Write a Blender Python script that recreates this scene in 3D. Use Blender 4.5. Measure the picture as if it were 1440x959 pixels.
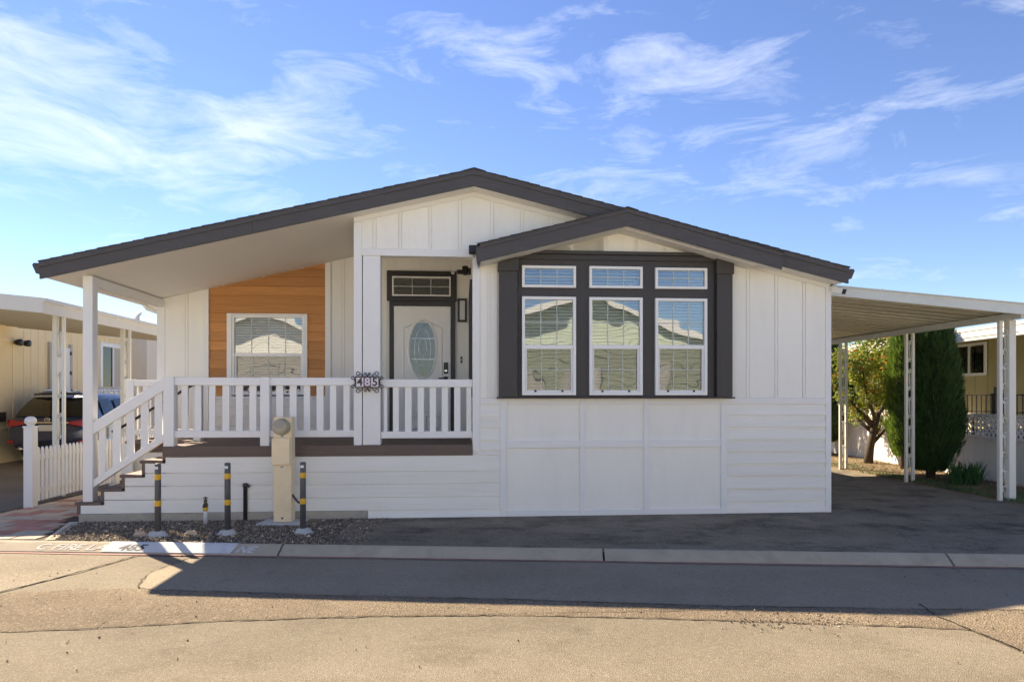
import bpy, bmesh, math, random
from mathutils import Vector, Matrix
random.seed(7)
R = math.radians
for o in list(bpy.data.objects): bpy.data.objects.remove(o)
scn = bpy.context.scene
col = scn.collection

# ------------------------------------------------------------------ camera
F, CX, HY, H = 960.0, 720.0, 556.0, 1.62          # focal length in photo pixels, principal x, horizon y, eye height
cam_d = bpy.data.cameras.new('camera')
cam = bpy.data.objects.new('camera', cam_d); col.objects.link(cam)
cam.location = (0, 0, H); cam.rotation_euler = (R(90), 0, 0)
cam_d.sensor_width = 36; cam_d.lens = 36 * F / 1440
cam_d.shift_y = (HY - 479.5) / 1440
cam_d.clip_end = 4000; cam_d.clip_start = .05
scn.camera = cam

# ------------------------------------------------------------------ world / sun / exposure
SUN = Vector((-2.71, 2.45, 3.27)).normalized()     # towards the sun, from the shadow of the roof on the road
elev = math.asin(SUN.z); azim = math.atan2(SUN.x, SUN.y)
world = bpy.data.worlds.new('World'); scn.world = world; world.use_nodes = True
nt = world.node_tree; N = nt.nodes; L = nt.links; N.clear()
def wn(t, **k):
    n = N.new(t)
    for a, b in k.items(): setattr(n, a, b)
    return n
sky = wn('ShaderNodeTexSky', sky_type='NISHITA', sun_disc=False)
sky.sun_elevation = elev; sky.sun_rotation = azim
sky.air_density = 1.0; sky.dust_density = .0; sky.ozone_density = 4.0; sky.altitude = 50
tc = wn('ShaderNodeTexCoord')
sep = wn('ShaderNodeSeparateXYZ'); L.new(tc.outputs['Generated'], sep.inputs[0])
def wm(op, a, b=None, c=None):
    n = wn('ShaderNodeMath', operation=op)
    for i, x in enumerate((a, b, c)):
        if x is None: continue
        if isinstance(x, (int, float)): n.inputs[i].default_value = x
        else: L.new(x, n.inputs[i])
    return n.outputs[0]
az = wm('ARCTAN2', sep.outputs[0], sep.outputs[1])
el = wm('ARCSINE', sep.outputs[2])
comb = wn('ShaderNodeCombineXYZ'); L.new(az, comb.inputs[0]); L.new(el, comb.inputs[1])
# wispy cirrus: warped noise drawn out along a slanted direction, denser in a few banks
mp = wn('ShaderNodeMapping'); mp.inputs['Rotation'].default_value = (0, 0, R(-14)); mp.inputs['Scale'].default_value = (3.9, 12.5, 1)
L.new(comb.outputs[0], mp.inputs[0])
n1 = wn('ShaderNodeTexNoise'); n1.inputs['Scale'].default_value = 1.5; n1.inputs['Detail'].default_value = 9; n1.inputs['Roughness'].default_value = .64; n1.inputs['Distortion'].default_value = .55
L.new(mp.outputs[0], n1.inputs['Vector'])
n2 = wn('ShaderNodeTexNoise'); n2.inputs['Scale'].default_value = 2.3; n2.inputs['Detail'].default_value = 3
L.new(comb.outputs[0], n2.inputs['Vector'])
def bank(px, py, wx, wy):
    a0 = math.atan2(px - CX, F); e0 = math.atan2(HY - py, math.hypot(F, px - CX))
    dx = wm('DIVIDE', wm('SUBTRACT', az, a0), wx); dy = wm('DIVIDE', wm('SUBTRACT', el, e0), wy)
    r2 = wm('ADD', wm('MULTIPLY', dx, dx), wm('MULTIPLY', dy, dy))
    return wm('POWER', 2.718, wm('MULTIPLY', r2, -1.0))
banks = None
for px, py, wx, wy, g in [(110, 160, .18, .085, 1.2), (340, 180, .16, .045, 1.0), (30, 70, .10, .05, .75), (700, 95, .14, .05, .8), (970, 105, .15, .055, .6), (1060, 215, .22, .03, .5),
                          (1330, 120, .14, .08, .2), (860, 255, .12, .02, .6), (1330, 245, .07, .016, .6), (620, 45, .07, .02, .6)]:
    b = wm('MULTIPLY', bank(px, py, wx, wy), g)
    banks = b if banks is None else wm('MAXIMUM', banks, b)
cov = wm('ADD', wm('MULTIPLY', banks, .20), wm('MULTIPLY', wm('SUBTRACT', n2.outputs[0], .5), .26))
dens = wm('SUBTRACT', wm('ADD', n1.outputs[0], cov), .548)
dens = wm('MULTIPLY', dens, 1.75)
cl = wn('ShaderNodeClamp'); L.new(dens, cl.inputs[0])
up = wn('ShaderNodeMapRange'); up.inputs[1].default_value = .0; up.inputs[2].default_value = .12; L.new(el, up.inputs[0])
fac = wm('MULTIPLY', wm('MULTIPLY', cl.outputs[0], up.outputs[0]), .82)
mix = wn('ShaderNodeMixRGB'); L.new(fac, mix.inputs[0]); hs = wn('ShaderNodeHueSaturation'); hs.inputs['Saturation'].default_value = 1.04; hs.inputs['Hue'].default_value = .513; hs.inputs['Value'].default_value = .68; L.new(sky.outputs[0], hs.inputs['Color']); L.new(hs.outputs[0], mix.inputs[1]); mix.inputs[2].default_value = (5.3, 5.4, 5.6, 1)
bg = wn('ShaderNodeBackground'); L.new(mix.outputs[0], bg.inputs[0]); bg.inputs[1].default_value = .070
out = wn('ShaderNodeOutputWorld'); L.new(bg.outputs[0], out.inputs[0])

sun_d = bpy.data.lights.new('sun', 'SUN'); sun_d.energy = 3.3; sun_d.angle = R(.53); sun_d.color = (1, .84, .62)
sun = bpy.data.objects.new('sun', sun_d); col.objects.link(sun)
sun.rotation_euler = SUN.to_track_quat('Z', 'Y').to_euler(); sun.location = SUN * 30
vs = scn.view_settings; vs.view_transform = 'Standard'; vs.look = 'None'; vs.gamma = 1; vs.use_curve_mapping = False
vs.exposure = 2.0
scn.cycles.diffuse_bounces = 8; scn.cycles.max_bounces = 12; scn.cycles.transparent_max_bounces = 16

# ------------------------------------------------------------------ frames: the home stands turned 4.4 degrees, the road 3.6 the other way
TH = math.atan(960 / 12500); c_, s_ = math.cos(TH), math.sin(TH); D0 = 9.16
HO = Vector((-s_ * D0, c_ * D0, 0))
def P(px, py, v=0.0):                      # photo pixel on the plane at depth v behind the front wall -> (u, z)
    k = (px - CX) / F; Y = (v + D0) / (c_ - k * s_); X = k * Y
    return c_ * X + s_ * Y, H - (py - HY) * Y / F
def U(px, v=0.0): return P(px, HY, v)[0]
def Zp(px, py, v=0.0): return P(px, py, v)[1]
def G(px, py, z=0.0):                      # photo pixel on the ground
    Y = (H - z) * F / (py - HY); return ((px - CX) / F * Y, Y)
def h2w(u, v, z=0.0): return Vector((c_ * u - s_ * (v + D0), s_ * u + c_ * (v + D0), z))

# ------------------------------------------------------------------ materials
MATS = {}
def nodes(name):
    m = bpy.data.materials.new(name); m.use_nodes = True; t = m.node_tree
    b = t.nodes['Principled BSDF']; MATS[name] = m
    return m, t, b
def nd(t, ty, ins=None, **k):
    n = t.nodes.new(ty)
    for a, b in k.items(): setattr(n, a, b)
    for a, b in (ins or {}).items():
        if hasattr(b, 'links') or isinstance(b, bpy.types.NodeSocket): t.links.new(b, n.inputs[a])
        else: n.inputs[a].default_value = b
    return n
def coords(t, stretch=(1, 1, 1), rnd=True):
    tcn = nd(t, 'ShaderNodeTexCoord'); v = tcn.outputs['Object']
    if rnd:
        oi = nd(t, 'ShaderNodeObjectInfo')
        ml = nd(t, 'ShaderNodeMath', {0: oi.outputs['Random'], 1: 37.0}, operation='MULTIPLY')
        ad = nd(t, 'ShaderNodeVectorMath', {0: v, 1: ml.outputs[0]}, operation='ADD'); v = ad.outputs[0]
    mpn = nd(t, 'ShaderNodeMapping', {'Vector': v, 'Scale': stretch})
    return mpn.outputs[0]
def scaled(cc, f): return tuple(min(1, max(0, x * f)) for x in cc[:3]) + (1,)
def M(name, c, rough=.6, var=.12, scale=3.0, bump=0.0, bscale=60.0, stretch=(1, 1, 1), rnd=.0, metal=0.0, coat=0.0, spec=.5, dirt=None, dirt_amt=.35, dirt_scale=1.3):
    m, t, b = nodes(name); c = tuple(c) + (1,)
    v = coords(t, stretch)
    a = nd(t, 'ShaderNodeTexNoise', {'Vector': v, 'Scale': scale, 'Detail': 6.0, 'Roughness': .6})
    r = nd(t, 'ShaderNodeMixRGB', {0: a.outputs[0], 1: scaled(c, 1 - var), 2: scaled(c, 1 + var)})
    cs = r.outputs[0]
    if dirt:
        d = nd(t, 'ShaderNodeTexNoise', {'Vector': v, 'Scale': dirt_scale, 'Detail': 8.0, 'Roughness': .7, 'Distortion': .6})
        mr = nd(t, 'ShaderNodeMapRange', {0: d.outputs[0], 1: .5, 2: .75, 3: 0.0, 4: dirt_amt})
        cs = nd(t, 'ShaderNodeMixRGB', {0: mr.outputs[0], 1: cs, 2: tuple(dirt) + (1,)}).outputs[0]
    if rnd:
        oi = nd(t, 'ShaderNodeObjectInfo')
        mr = nd(t, 'ShaderNodeMapRange', {0: oi.outputs['Random'], 3: 1 - rnd, 4: 1 + rnd})
        cs = nd(t, 'ShaderNodeVectorMath', {0: cs, 1: mr.outputs[0]}, operation='MULTIPLY').outputs[0]
    t.links.new(cs, b.inputs['Base Color'])
    b.inputs['Roughness'].default_value = rough; b.inputs['Metallic'].default_value = metal
    b.inputs['Specular IOR Level'].default_value = spec
    if coat: b.inputs['Coat Weight'].default_value = coat; b.inputs['Coat Roughness'].default_value = .04
    if bump:
        bn = nd(t, 'ShaderNodeTexNoise', {'Vector': v, 'Scale': bscale, 'Detail': 4.0})
        bp = nd(t, 'ShaderNodeBump', {'Height': bn.outputs[0], 'Strength': bump, 'Distance': .01})
        t.links.new(bp.outputs[0], b.inputs['Normal'])
    return m
def glass(name, tint=(.92, .96, .96), ior=2.25, wave=.03):
    m = bpy.data.materials.new(name); m.use_nodes = True; t = m.node_tree; t.nodes.clear(); MATS[name] = m
    v = coords(t)
    nz = nd(t, 'ShaderNodeTexNoise', {'Vector': v, 'Scale': 1.6, 'Detail': 1.0})
    bp = nd(t, 'ShaderNodeBump', {'Height': nz.outputs[0], 'Strength': wave, 'Distance': .25})
    fr = nd(t, 'ShaderNodeFresnel', {'IOR': ior})
    gl = nd(t, 'ShaderNodeBsdfGlossy', {'Color': (1, 1, 1, 1), 'Roughness': .0, 'Normal': bp.outputs[0]})
    tr = nd(t, 'ShaderNodeBsdfTransparent', {'Color': tuple(tint) + (1,)})
    mx = nd(t, 'ShaderNodeMixShader', {0: fr.outputs[0], 1: tr.outputs[0], 2: gl.outputs[0]})
    o = nd(t, 'ShaderNodeOutputMaterial', {'Surface': mx.outputs[0]})
    return m
def asphalt(name, c, c2, speck=.55, sp_scale=120, light=(.42, .38, .32), blotch=.7, bump=.5, dark=None):
    m, t, b = nodes(name); v = coords(t, rnd=False)
    big = nd(t, 'ShaderNodeTexNoise', {'Vector': v, 'Scale': blotch, 'Detail': 9.0, 'Roughness': .68, 'Distortion': .4})
    mr = nd(t, 'ShaderNodeMapRange', {0: big.outputs[0], 1: .32, 2: .68})
    base = nd(t, 'ShaderNodeMixRGB', {0: mr.outputs[0], 1: tuple(c) + (1,), 2: tuple(c2) + (1,)}).outputs[0]
    if dark:
        dk = nd(t, 'ShaderNodeTexNoise', {'Vector': nd(t, 'ShaderNodeMapping', {'Vector': v, 'Scale': (1.0, 1.35, 1)}).outputs[0], 'Scale': 1.1, 'Detail': 8.0, 'Roughness': .7})
        mk = nd(t, 'ShaderNodeMapRange', {0: dk.outputs[0], 1: .50, 2: .66, 4: .78})
        base = nd(t, 'ShaderNodeMixRGB', {0: mk.outputs[0], 1: base, 2: tuple(dark) + (1,)}).outputs[0]
    vo = nd(t, 'ShaderNodeTexVoronoi', {'Vector': v, 'Scale': sp_scale})
    sv = nd(t, 'ShaderNodeSeparateColor', {0: vo.outputs['Color']})
    k = nd(t, 'ShaderNodeMapRange', {0: sv.outputs[0], 1: .78, 2: 1.0, 3: 0.0, 4: speck})
    base = nd(t, 'ShaderNodeMixRGB', {0: k.outputs[0], 1: base, 2: tuple(light) + (1,)}).outputs[0]
    k2 = nd(t, 'ShaderNodeMapRange', {0: sv.outputs[1], 1: .72, 2: 1.0, 3: 0.0, 4: speck})
    base = nd(t, 'ShaderNodeMixRGB', {0: k2.outputs[0], 1: base, 2: scaled(c, .35)}).outputs[0]
    ob_ = nd(t, 'ShaderNodeTexNoise', {'Vector': v, 'Scale': 2.3, 'Detail': 3.0, 'Roughness': .45})
    os_ = nd(t, 'ShaderNodeMapRange', {0: ob_.outputs[0], 1: .66, 2: .74, 4: .32})
    base = nd(t, 'ShaderNodeMixRGB', {0: os_.outputs[0], 1: base, 2: scaled(c, .45)}).outputs[0]
    tw = nd(t, 'ShaderNodeTexNoise', {'Vector': nd(t, 'ShaderNodeMapping', {'Vector': v, 'Scale': (.16, 1.1, 1)}).outputs[0], 'Scale': 1.0, 'Detail': 2.0})
    tm = nd(t, 'ShaderNodeMapRange', {0: tw.outputs[0], 1: .3, 2: .7, 3: .88, 4: 1.1})
    base = nd(t, 'ShaderNodeVectorMath', {0: base, 1: tm.outputs[0]}, operation='MULTIPLY').outputs[0]
    vb_ = nd(t, 'ShaderNodeTexVoronoi', {'Vector': v, 'Scale': sp_scale * .33}); sb_ = nd(t, 'ShaderNodeSeparateColor', {0: vb_.outputs['Color']})
    kb = nd(t, 'ShaderNodeMapRange', {0: sb_.outputs[2], 1: .9, 2: 1.0, 4: speck * .8}); kd = nd(t, 'ShaderNodeMapRange', {0: vb_.outputs['Distance'], 1: .25, 2: .4, 3: 1.0, 4: 0.0})
    kk = nd(t, 'ShaderNodeMath', {0: kb.outputs[0], 1: kd.outputs[0]}, operation='MULTIPLY')
    base = nd(t, 'ShaderNodeMixRGB', {0: kk.outputs[0], 1: base, 2: tuple(light) + (1,)}).outputs[0]
    t.links.new(base, b.inputs['Base Color'])
    b.inputs['Roughness'].default_value = .9; b.inputs['Specular IOR Level'].default_value = .25
    fn = nd(t, 'ShaderNodeTexNoise', {'Vector': v, 'Scale': 90.0, 'Detail': 5.0, 'Roughness': .7})
    ad = nd(t, 'ShaderNodeMath', {0: fn.outputs[0], 1: vo.outputs['Distance']}, operation='ADD')
    bp = nd(t, 'ShaderNodeBump', {'Height': ad.outputs[0], 'Strength': bump, 'Distance': .012})
    t.links.new(bp.outputs[0], b.inputs['Normal'])
    return m
def leafmat(name, c, c2, trans=.35):
    m, t, b = nodes(name)
    g = nd(t, 'ShaderNodeNewGeometry'); v = coords(t)
    nz = nd(t, 'ShaderNodeTexNoise', {'Vector': v, 'Scale': 2.5, 'Detail': 3.0})
    ad = nd(t, 'ShaderNodeMath', {0: nz.outputs[0], 1: g.outputs['Random Per Island']}, operation='ADD')
    mr = nd(t, 'ShaderNodeMapRange', {0: ad.outputs[0], 1: .4, 2: 1.6})
    mx = nd(t, 'ShaderNodeMixRGB', {0: mr.outputs[0], 1: tuple(c) + (1,), 2: tuple(c2) + (1,)})
    t.links.new(mx.outputs[0], b.inputs['Base Color']); b.inputs['Roughness'].default_value = .55
    tl = nd(t, 'ShaderNodeBsdfTranslucent', {'Color': mx.outputs[0]})
    ms = nd(t, 'ShaderNodeMixShader', {0: trans, 1: b.outputs[0], 2: tl.outputs[0]})
    o = t.nodes['Material Output']; t.links.new(ms.outputs[0], o.inputs['Surface'])
    return m
WHITE = (.86, .84, .78)
M('white', WHITE, .55, .04, 1.2, .2, 30, (3, 3, .7), dirt=(.66, .63, .57), dirt_amt=.22, rnd=.03)
M('lap_white', WHITE, .55, .04, 2, .4, 25, (.6, 6, 10), dirt=(.58, .54, .47), dirt_amt=.28, rnd=.045)
M('trim_white', (.82, .81, .79), .5, .02, 2, .05, 50, dirt=(.6, .57, .52), dirt_amt=.12)
M('rail_white', (.82, .815, .80), .42, .02, 3, rnd=.02, dirt=(.6, .57, .5), dirt_amt=.15)
M('soffit', (.86, .84, .79), .7, .04, 1.5, .2, 90)
M('charcoal', (.078, .071, .070), .6, .3, 3, .5, 30, (.8, 6, 9))
M('bay_charcoal', (.052, .046, .045), .55, .18, 3, .35, 30, (9, 6, .8))
M('shingle', (.06, .055, .055), .9, .5, 14, .8, 80)
M('orange_wood', (.56, .255, .078), .5, .34, 3.5, .6, 20, (.7, 6, 16), rnd=.2, dirt=(.34, .15, .05), dirt_amt=.45, dirt_scale=2.0)
M('deck', (.15, .105, .085), .65, .25, 4, .4, 30, (.8, 8, 8), rnd=.06, dirt=(.2, .16, .13), dirt_amt=.4)
M('door_black', (.022, .020, .020), .4, .1, 3)
M('door_white', (.86, .85, .82), .4, .03, 2)
M('vinyl', (.84, .835, .82), .35, .02, 2)
M('muntin', (.50, .52, .50), .4, .02, 2)
M('screen', (.16, .17, .17), .7, .05, 2)
M('blind', (.82, .82, .78), .6, .03, 2, rnd=.03)
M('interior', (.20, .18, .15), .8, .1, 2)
M('black_metal', (.015, .014, .015), .4, .1, 4)
M('silver', (.6, .6, .6), .25, .05, 4, metal=1)
M('sign_plum', (.20, .10, .17), .4, .4, 30)
M('sign_white', (.75, .70, .74), .4, .06, 20)
M('lamp_glass', (.62, .62, .60), .3, .03, 2)
M('concrete', (.44, .40, .33), .9, .16, 5, .5, 90, dirt=(.18, .16, .13), dirt_amt=.6, dirt_scale=2.5)
M('concrete_pale', (.50, .49, .46), .9, .14, 8, .4, 90)
M('curb_concrete', (.43, .365, .265), .9, .2, 3, .5, 80, dirt=(.26, .21, .155), dirt_amt=.7, dirt_scale=2.2)
M('curb_paint', (.60, .60, .59), .8, .12, 6, .3, 60, dirt=(.36, .33, .28), dirt_amt=.6, dirt_scale=7)
M('faded_paint', (.62, .57, .49), .85, .2, 9, dirt=(.33, .29, .23), dirt_amt=.9, dirt_scale=12)
M('red_paint', (.34, .19, .155), .9, .3, 6, dirt=(.17, .13, .11), dirt_amt=.9, dirt_scale=5)
M('black_paint', (.025, .025, .028), .7, .2, 10)
asphalt('road_old', (.188, .159, .112), (.242, .206, .150), .36, 105, (.46, .40, .31), .45, .5, dark=(.155, .126, .086))
asphalt('road_new', (.27, .22, .150), (.335, .277, .195), .42, 90, (.42, .37, .30), .8, .5)
asphalt('road_pale', (.235, .195, .140), (.28, .236, .176), .45, 90, (.52, .45, .35), .8, .5)
asphalt('road_edge', (.185, .142, .093), (.25, .198, .135), .5, 70, (.48, .39, .28), 1.4, .9)
asphalt('pad_asphalt', (.19, .157, .110), (.33, .278, .200), .5, 110, (.48, .40, .30), 1.4, .8, dark=(.055, .042, .028))
asphalt('drive_asphalt', (.20, .17, .135), (.26, .225, .18), .4, 100, (.2, .19, .17), .8, .5)
asphalt('soil', (.22, .165, .105), (.34, .26, .17), .6, 60, (.42, .33, .2), 1.6, .9)
asphalt('earth', (.24, .20, .145), (.3, .25, .185), .4, 30, (.3, .25, .16), .4, .5)
asphalt('gravel_bed', (.13, .108, .082), (.19, .16, .122), .7, 45, (.3, .28, .24), 2, .9)
M('crack', (.055, .043, .03), .95, .3, 20)
def stonemat():
    m, t, b = nodes('stones'); g = nd(t, 'ShaderNodeNewGeometry')
    rp = nd(t, 'ShaderNodeValToRGB', {0: g.outputs['Random Per Island']})
    e = rp.color_ramp.elements; e[0].color = (.10, .08, .055, 1); e[1].color = (.68, .55, .38, 1); e[1].position = 1
    x = e.new(.55); x.color = (.25, .195, .135, 1); x = e.new(.85); x.color = (.40, .32, .22, 1)
    t.links.new(rp.outputs[0], b.inputs['Base Color']); b.inputs['Roughness'].default_value = .85
stonemat()
M('paver_red', (.46, .225, .16), .9, .25, 9, .5, 90, rnd=.15, dirt=(.34, .24, .16), dirt_amt=.5)
M('paver_tan', (.56, .42, .29), .9, .2, 9, .5, 90, rnd=.14, dirt=(.36, .26, .17), dirt_amt=.5)
M('paver_grey', (.53, .46, .35), .9, .2, 9, .5, 90, rnd=.14, dirt=(.34, .26, .18), dirt_amt=.5)
M('paver_joint', (.06, .045, .03), .95, .3, 20, .5, 80)
M('bollard_grey', (.085, .088, .094), .5, .12, 6, dirt=(.16, .15, .13), dirt_amt=.4, dirt_scale=6)
M('yellow_band', (.72, .40, .02), .5, .1, 10)
M('tape_white', (.75, .75, .74), .5, .05, 10)
M('cream_metal', (.86, .70, .45), .45, .06, 3, dirt=(.42, .33, .2), dirt_amt=.35, dirt_scale=3)
M('meter_glass', (.42, .36, .26), .3, .12, 8)
M('pipe_dark', (.05, .052, .055), .5, .2, 6)
M('pvc', (.75, .75, .73), .4, .06, 8, dirt=(.4, .36, .28), dirt_amt=.6, dirt_scale=9)
M('brass_old', (.12, .085, .055), .5, .3, 20, metal=.6)
M('carport_white', (.66, .68, .63), .45, .05, 1.5, dirt=(.45, .45, .38), dirt_amt=.35)
M('carport_pan', (.66, .62, .48), .5, .06, 1.2, rnd=.14, dirt=(.36, .34, .26), dirt_amt=.35)
M('post_cream', (.74, .73, .66), .45, .04, 3)
M('yellow_wall', (.84, .69, .41), .7, .05, 1.5, .2, 30, dirt=(.55, .43, .24), dirt_amt=.25)
M('yellow_trim', (.86, .73, .47), .6, .04, 2)
M('cream_wall', (.74, .66, .54), .7, .05, 1.5)
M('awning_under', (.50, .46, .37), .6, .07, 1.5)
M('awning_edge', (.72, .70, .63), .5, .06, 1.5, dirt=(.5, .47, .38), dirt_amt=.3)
M('olive_wall', (.45, .385, .20), .7, .07, 1.5, .2, 30, rnd=.05)
M('grey_white', (.80, .79, .77), .6, .05, 1.2, .1, 30, rnd=.03, dirt=(.45, .43, .4), dirt_amt=.3)
M('car_paint', (.016, .030, .085), .28, .1, 2, coat=1.0, spec=.5)
M('car_black', (.012, .012, .013), .5, .1, 4)
M('car_glass', (.010, .012, .013), .05, .05, 3, spec=.8)
M('tail_red', (.42, .015, .018), .15, .1, 12, coat=.7)
M('chrome', (.72, .72, .72), .15, .03, 4, metal=1)
M('plate', (.72, .72, .70), .5, .04, 6)
M('plate_ink', (.06, .07, .18), .5, .1, 6)
M('tyre', (.02, .02, .02), .85, .2, 8)
M('bark', (.085, .062, .045), .9, .35, 8, .9, 40, (4, 4, .7))
M('fern_pot', (.36, .13, .07), .8, .15, 6)
leafmat('leaf_yellow', (.06, .13, .018), (.40, .42, .05), .5)
leafmat('leaf_green', (.02, .05, .012), (.07, .12, .025), .35)
leafmat('leaf_cypress', (.016, .055, .016), (.085, .17, .04), .25)
leafmat('leaf_cypress_sunlit', (.09, .17, .02), (.26, .36, .06), .35)  # sunlit copy of the cypress greens, sunlight put into the colour
leafmat('leaf_iris', (.03, .10, .03), (.09, .22, .06), .3)
leafmat('leaf_dry', (.14, .10, .05), (.34, .25, .12), .25)
leafmat('leaf_orange', (.40, .13, .02), (.6, .30, .04), .35)
M('green_wall', (.60, .67, .55), .7, .04, 1.5, rnd=.03)
M('dish', (.55, .55, .54), .4, .04, 4)
glass('window_glass'); glass('porch_glass', wave=.035); glass('screened_glass', (.66, .68, .67), 1.75, .03)
M('lead_glass', (.22, .25, .24), .08, .5, 14, spec=.9)

# ------------------------------------------------------------------ mesh building
OFF = {}
class MB:
    def __init__(s): s.v = []; s.f = []
    def add(s, vs, fs):
        b = len(s.v); s.v += [tuple(x) for x in vs]; s.f += [tuple(b + i for i in f) for f in fs]; return s
    def box(s, x0, x1, y0, y1, z0, z1):
        return s.add([(x0, y0, z0), (x1, y0, z0), (x1, y1, z0), (x0, y1, z0), (x0, y0, z1), (x1, y0, z1), (x1, y1, z1), (x0, y1, z1)],
                     [(0, 3, 2, 1), (4, 5, 6, 7), (0, 1, 5, 4), (1, 2, 6, 5), (2, 3, 7, 6), (3, 0, 4, 7)])
    def prism(s, poly, a0, a1, ax='y'):      # poly in the two other axes, drawn out along ax
        n = len(poly)
        f = {'y': lambda p, a: (p[0], a, p[1]), 'x': lambda p, a: (a, p[0], p[1]), 'z': lambda p, a: (p[0], p[1], a)}[ax]
        vs = [f(p, a0) for p in poly] + [f(p, a1) for p in poly]
        fs = [tuple(range(n)), tuple(range(2 * n - 1, n - 1, -1))] + [(i, (i + 1) % n, n + (i + 1) % n, n + i) for i in range(n)]
        return s.add(vs, fs)
    def tube(s, pts, r, n=8, closed=False):
        pts = [Vector(p) for p in pts]; k = len(pts); rs = r if isinstance(r, (list, tuple)) else [r] * k
        vs = []; ref = None
        for i, p in enumerate(pts):
            a = pts[(i - 1) % k] if (closed or i > 0) else p; b = pts[(i + 1) % k] if (closed or i < k - 1) else p
            d = (b - a).normalized()
            if ref is None:
                ref = Vector((0, 0, 1)) if abs(d.z) < .9 else Vector((0, 1, 0))
            e1 = d.cross(ref).normalized(); e2 = e1.cross(d).normalized(); ref = e2
            for j in range(n):
                t = 2 * math.pi * j / n; vs.append(p + (e1 * math.cos(t) + e2 * math.sin(t)) * rs[i])
        fs = []
        for i in range(k if closed else k - 1):
            i2 = (i + 1) % k
            fs += [(i * n + j, i * n + (j + 1) % n, i2 * n + (j + 1) % n, i2 * n + j) for j in range(n)]
        if not closed: fs += [tuple(range(n - 1, -1, -1)), tuple((k - 1) * n + j for j in range(n))]
        return s.add(vs, fs)
    def lathe(s, prof, c=(0, 0, 0), n=16, ax='z'):
        vs = []
        for r, h in prof:
            for j in range(n):
                t = 2 * math.pi * j / n; a, b = r * math.cos(t), r * math.sin(t)
                p = {'z': (a, b, h), 'y': (a, h, b), 'x': (h, a, b)}[ax]
                vs.append((p[0] + c[0], p[1] + c[1], p[2] + c[2]))
        k = len(prof); fs = []
        for i in range(k - 1): fs += [(i * n + j, i * n + (j + 1) % n, (i + 1) * n + (j + 1) % n, (i + 1) * n + j) for j in range(n)]
        fs += [tuple(range(n - 1, -1, -1)), tuple((k - 1) * n + j for j in range(n))]
        return s.add(vs, fs)
    def beam(s, a, b, w, h):                 # rectangular bar from a to b, w sideways, h in the other direction
        a, b = Vector(a), Vector(b); d = (b - a).normalized()
        up = Vector((0, 0, 1)) if abs(d.z) < .95 else Vector((0, 1, 0))
        e1 = d.cross(up).normalized() * w / 2; e2 = e1.cross(d).normalized() * h / 2
        vs = [p + q for p in (a, b) for q in (-e1 - e2, e1 - e2, e1 + e2, -e1 + e2)]
        return s.add(vs, [(0, 1, 2, 3), (7, 6, 5, 4), (0, 4, 5, 1), (1, 5, 6, 2), (2, 6, 7, 3), (3, 7, 4, 0)])
    def mesh(s, name, mat, smooth=False, bevel=0.0, recalc=True):
        me = bpy.data.meshes.new(name); me.from_pydata(s.v, [], s.f)
        if recalc or bevel:
            bm = bmesh.new(); bm.from_mesh(me)
            if recalc: bmesh.ops.recalc_face_normals(bm, faces=bm.faces)
            if bevel: bmesh.ops.bevel(bm, geom=[e for e in bm.edges], offset=bevel, segments=1, affect='EDGES', clamp_overlap=True)
            bm.to_mesh(me); bm.free()
        me.materials.append(MATS[mat])
        if smooth:
            for p in me.polygons: p.use_smooth = True
        return me
    def build(s, name, mat, parent=None, smooth=False, bevel=0.0, label=None, recalc=True):
        return link(name, s.mesh(name, mat, smooth, bevel, recalc), parent, label)
def link(name, me, parent=None, label=None, loc=None):
    o = bpy.data.objects.new(name, me); col.objects.link(o)
    if parent is not None:
        o.parent = parent
        off = OFF.get(parent.name)
        if off: o.location = (-off[0], -off[1], -off[2])
    if loc is not None: o.location = loc
    if label: o['label'] = label
    return o
def tag(o, label, cat, group=None):
    o['label'] = label; o['category'] = cat
    if group: o['group'] = group
    return o
def thing(name, label, cat, at=(0, 0, 0), frame='house', group=None, rz=None):
    """An Empty at the thing's base; its parts are drawn in the frame's own coordinates."""
    o = bpy.data.objects.new(name, None); col.objects.link(o); o.empty_display_size = .2
    if frame == 'house': o.location = h2w(*at); o.rotation_euler = (0, 0, TH); OFF[o.name] = at
    elif frame == 'world': o.location = at; OFF[o.name] = at
    else: o.location = at; o.rotation_euler = (0, 0, rz or 0)
    return tag(o, label, cat, group)
def structure(o): o['kind'] = 'structure'; return o
def stuff(o): o['kind'] = 'stuff'; return o
def copy_tree(o, parent=None):
    k = o.copy(); col.objects.link(k)
    if parent is not None: k.parent = parent
    for ch in list(o.children): copy_tree(ch, k)
    return k
def text_mesh(s, size, depth, mat, shear=0.0, name='digits'):
    cu = bpy.data.curves.new('t', 'FONT'); cu.body = s; cu.size = size; cu.extrude = depth; cu.shear = shear; cu.align_x = 'CENTER'; cu.align_y = 'CENTER'; cu.resolution_u = 3
    cu.offset = size * .018
    o = bpy.data.objects.new('t', cu); col.objects.link(o)
    bpy.context.view_layer.update()
    me = bpy.data.meshes.new_from_object(o.evaluated_get(bpy.context.evaluated_depsgraph_get())); me.name = name
    bpy.data.objects.remove(o); bpy.data.curves.remove(cu)
    me.materials.clear(); me.materials.append(MATS[mat]); return me
def sheet(name, pts, z, mat, parent=None, thick=0.0):
    m = MB(); n = len(pts)
    if thick: m.prism(pts, z - thick, z, 'z')
    else: m.add([(p[0], p[1], z) for p in pts], [tuple(range(n))])
    o = m.build(name, mat, parent); return o

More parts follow.
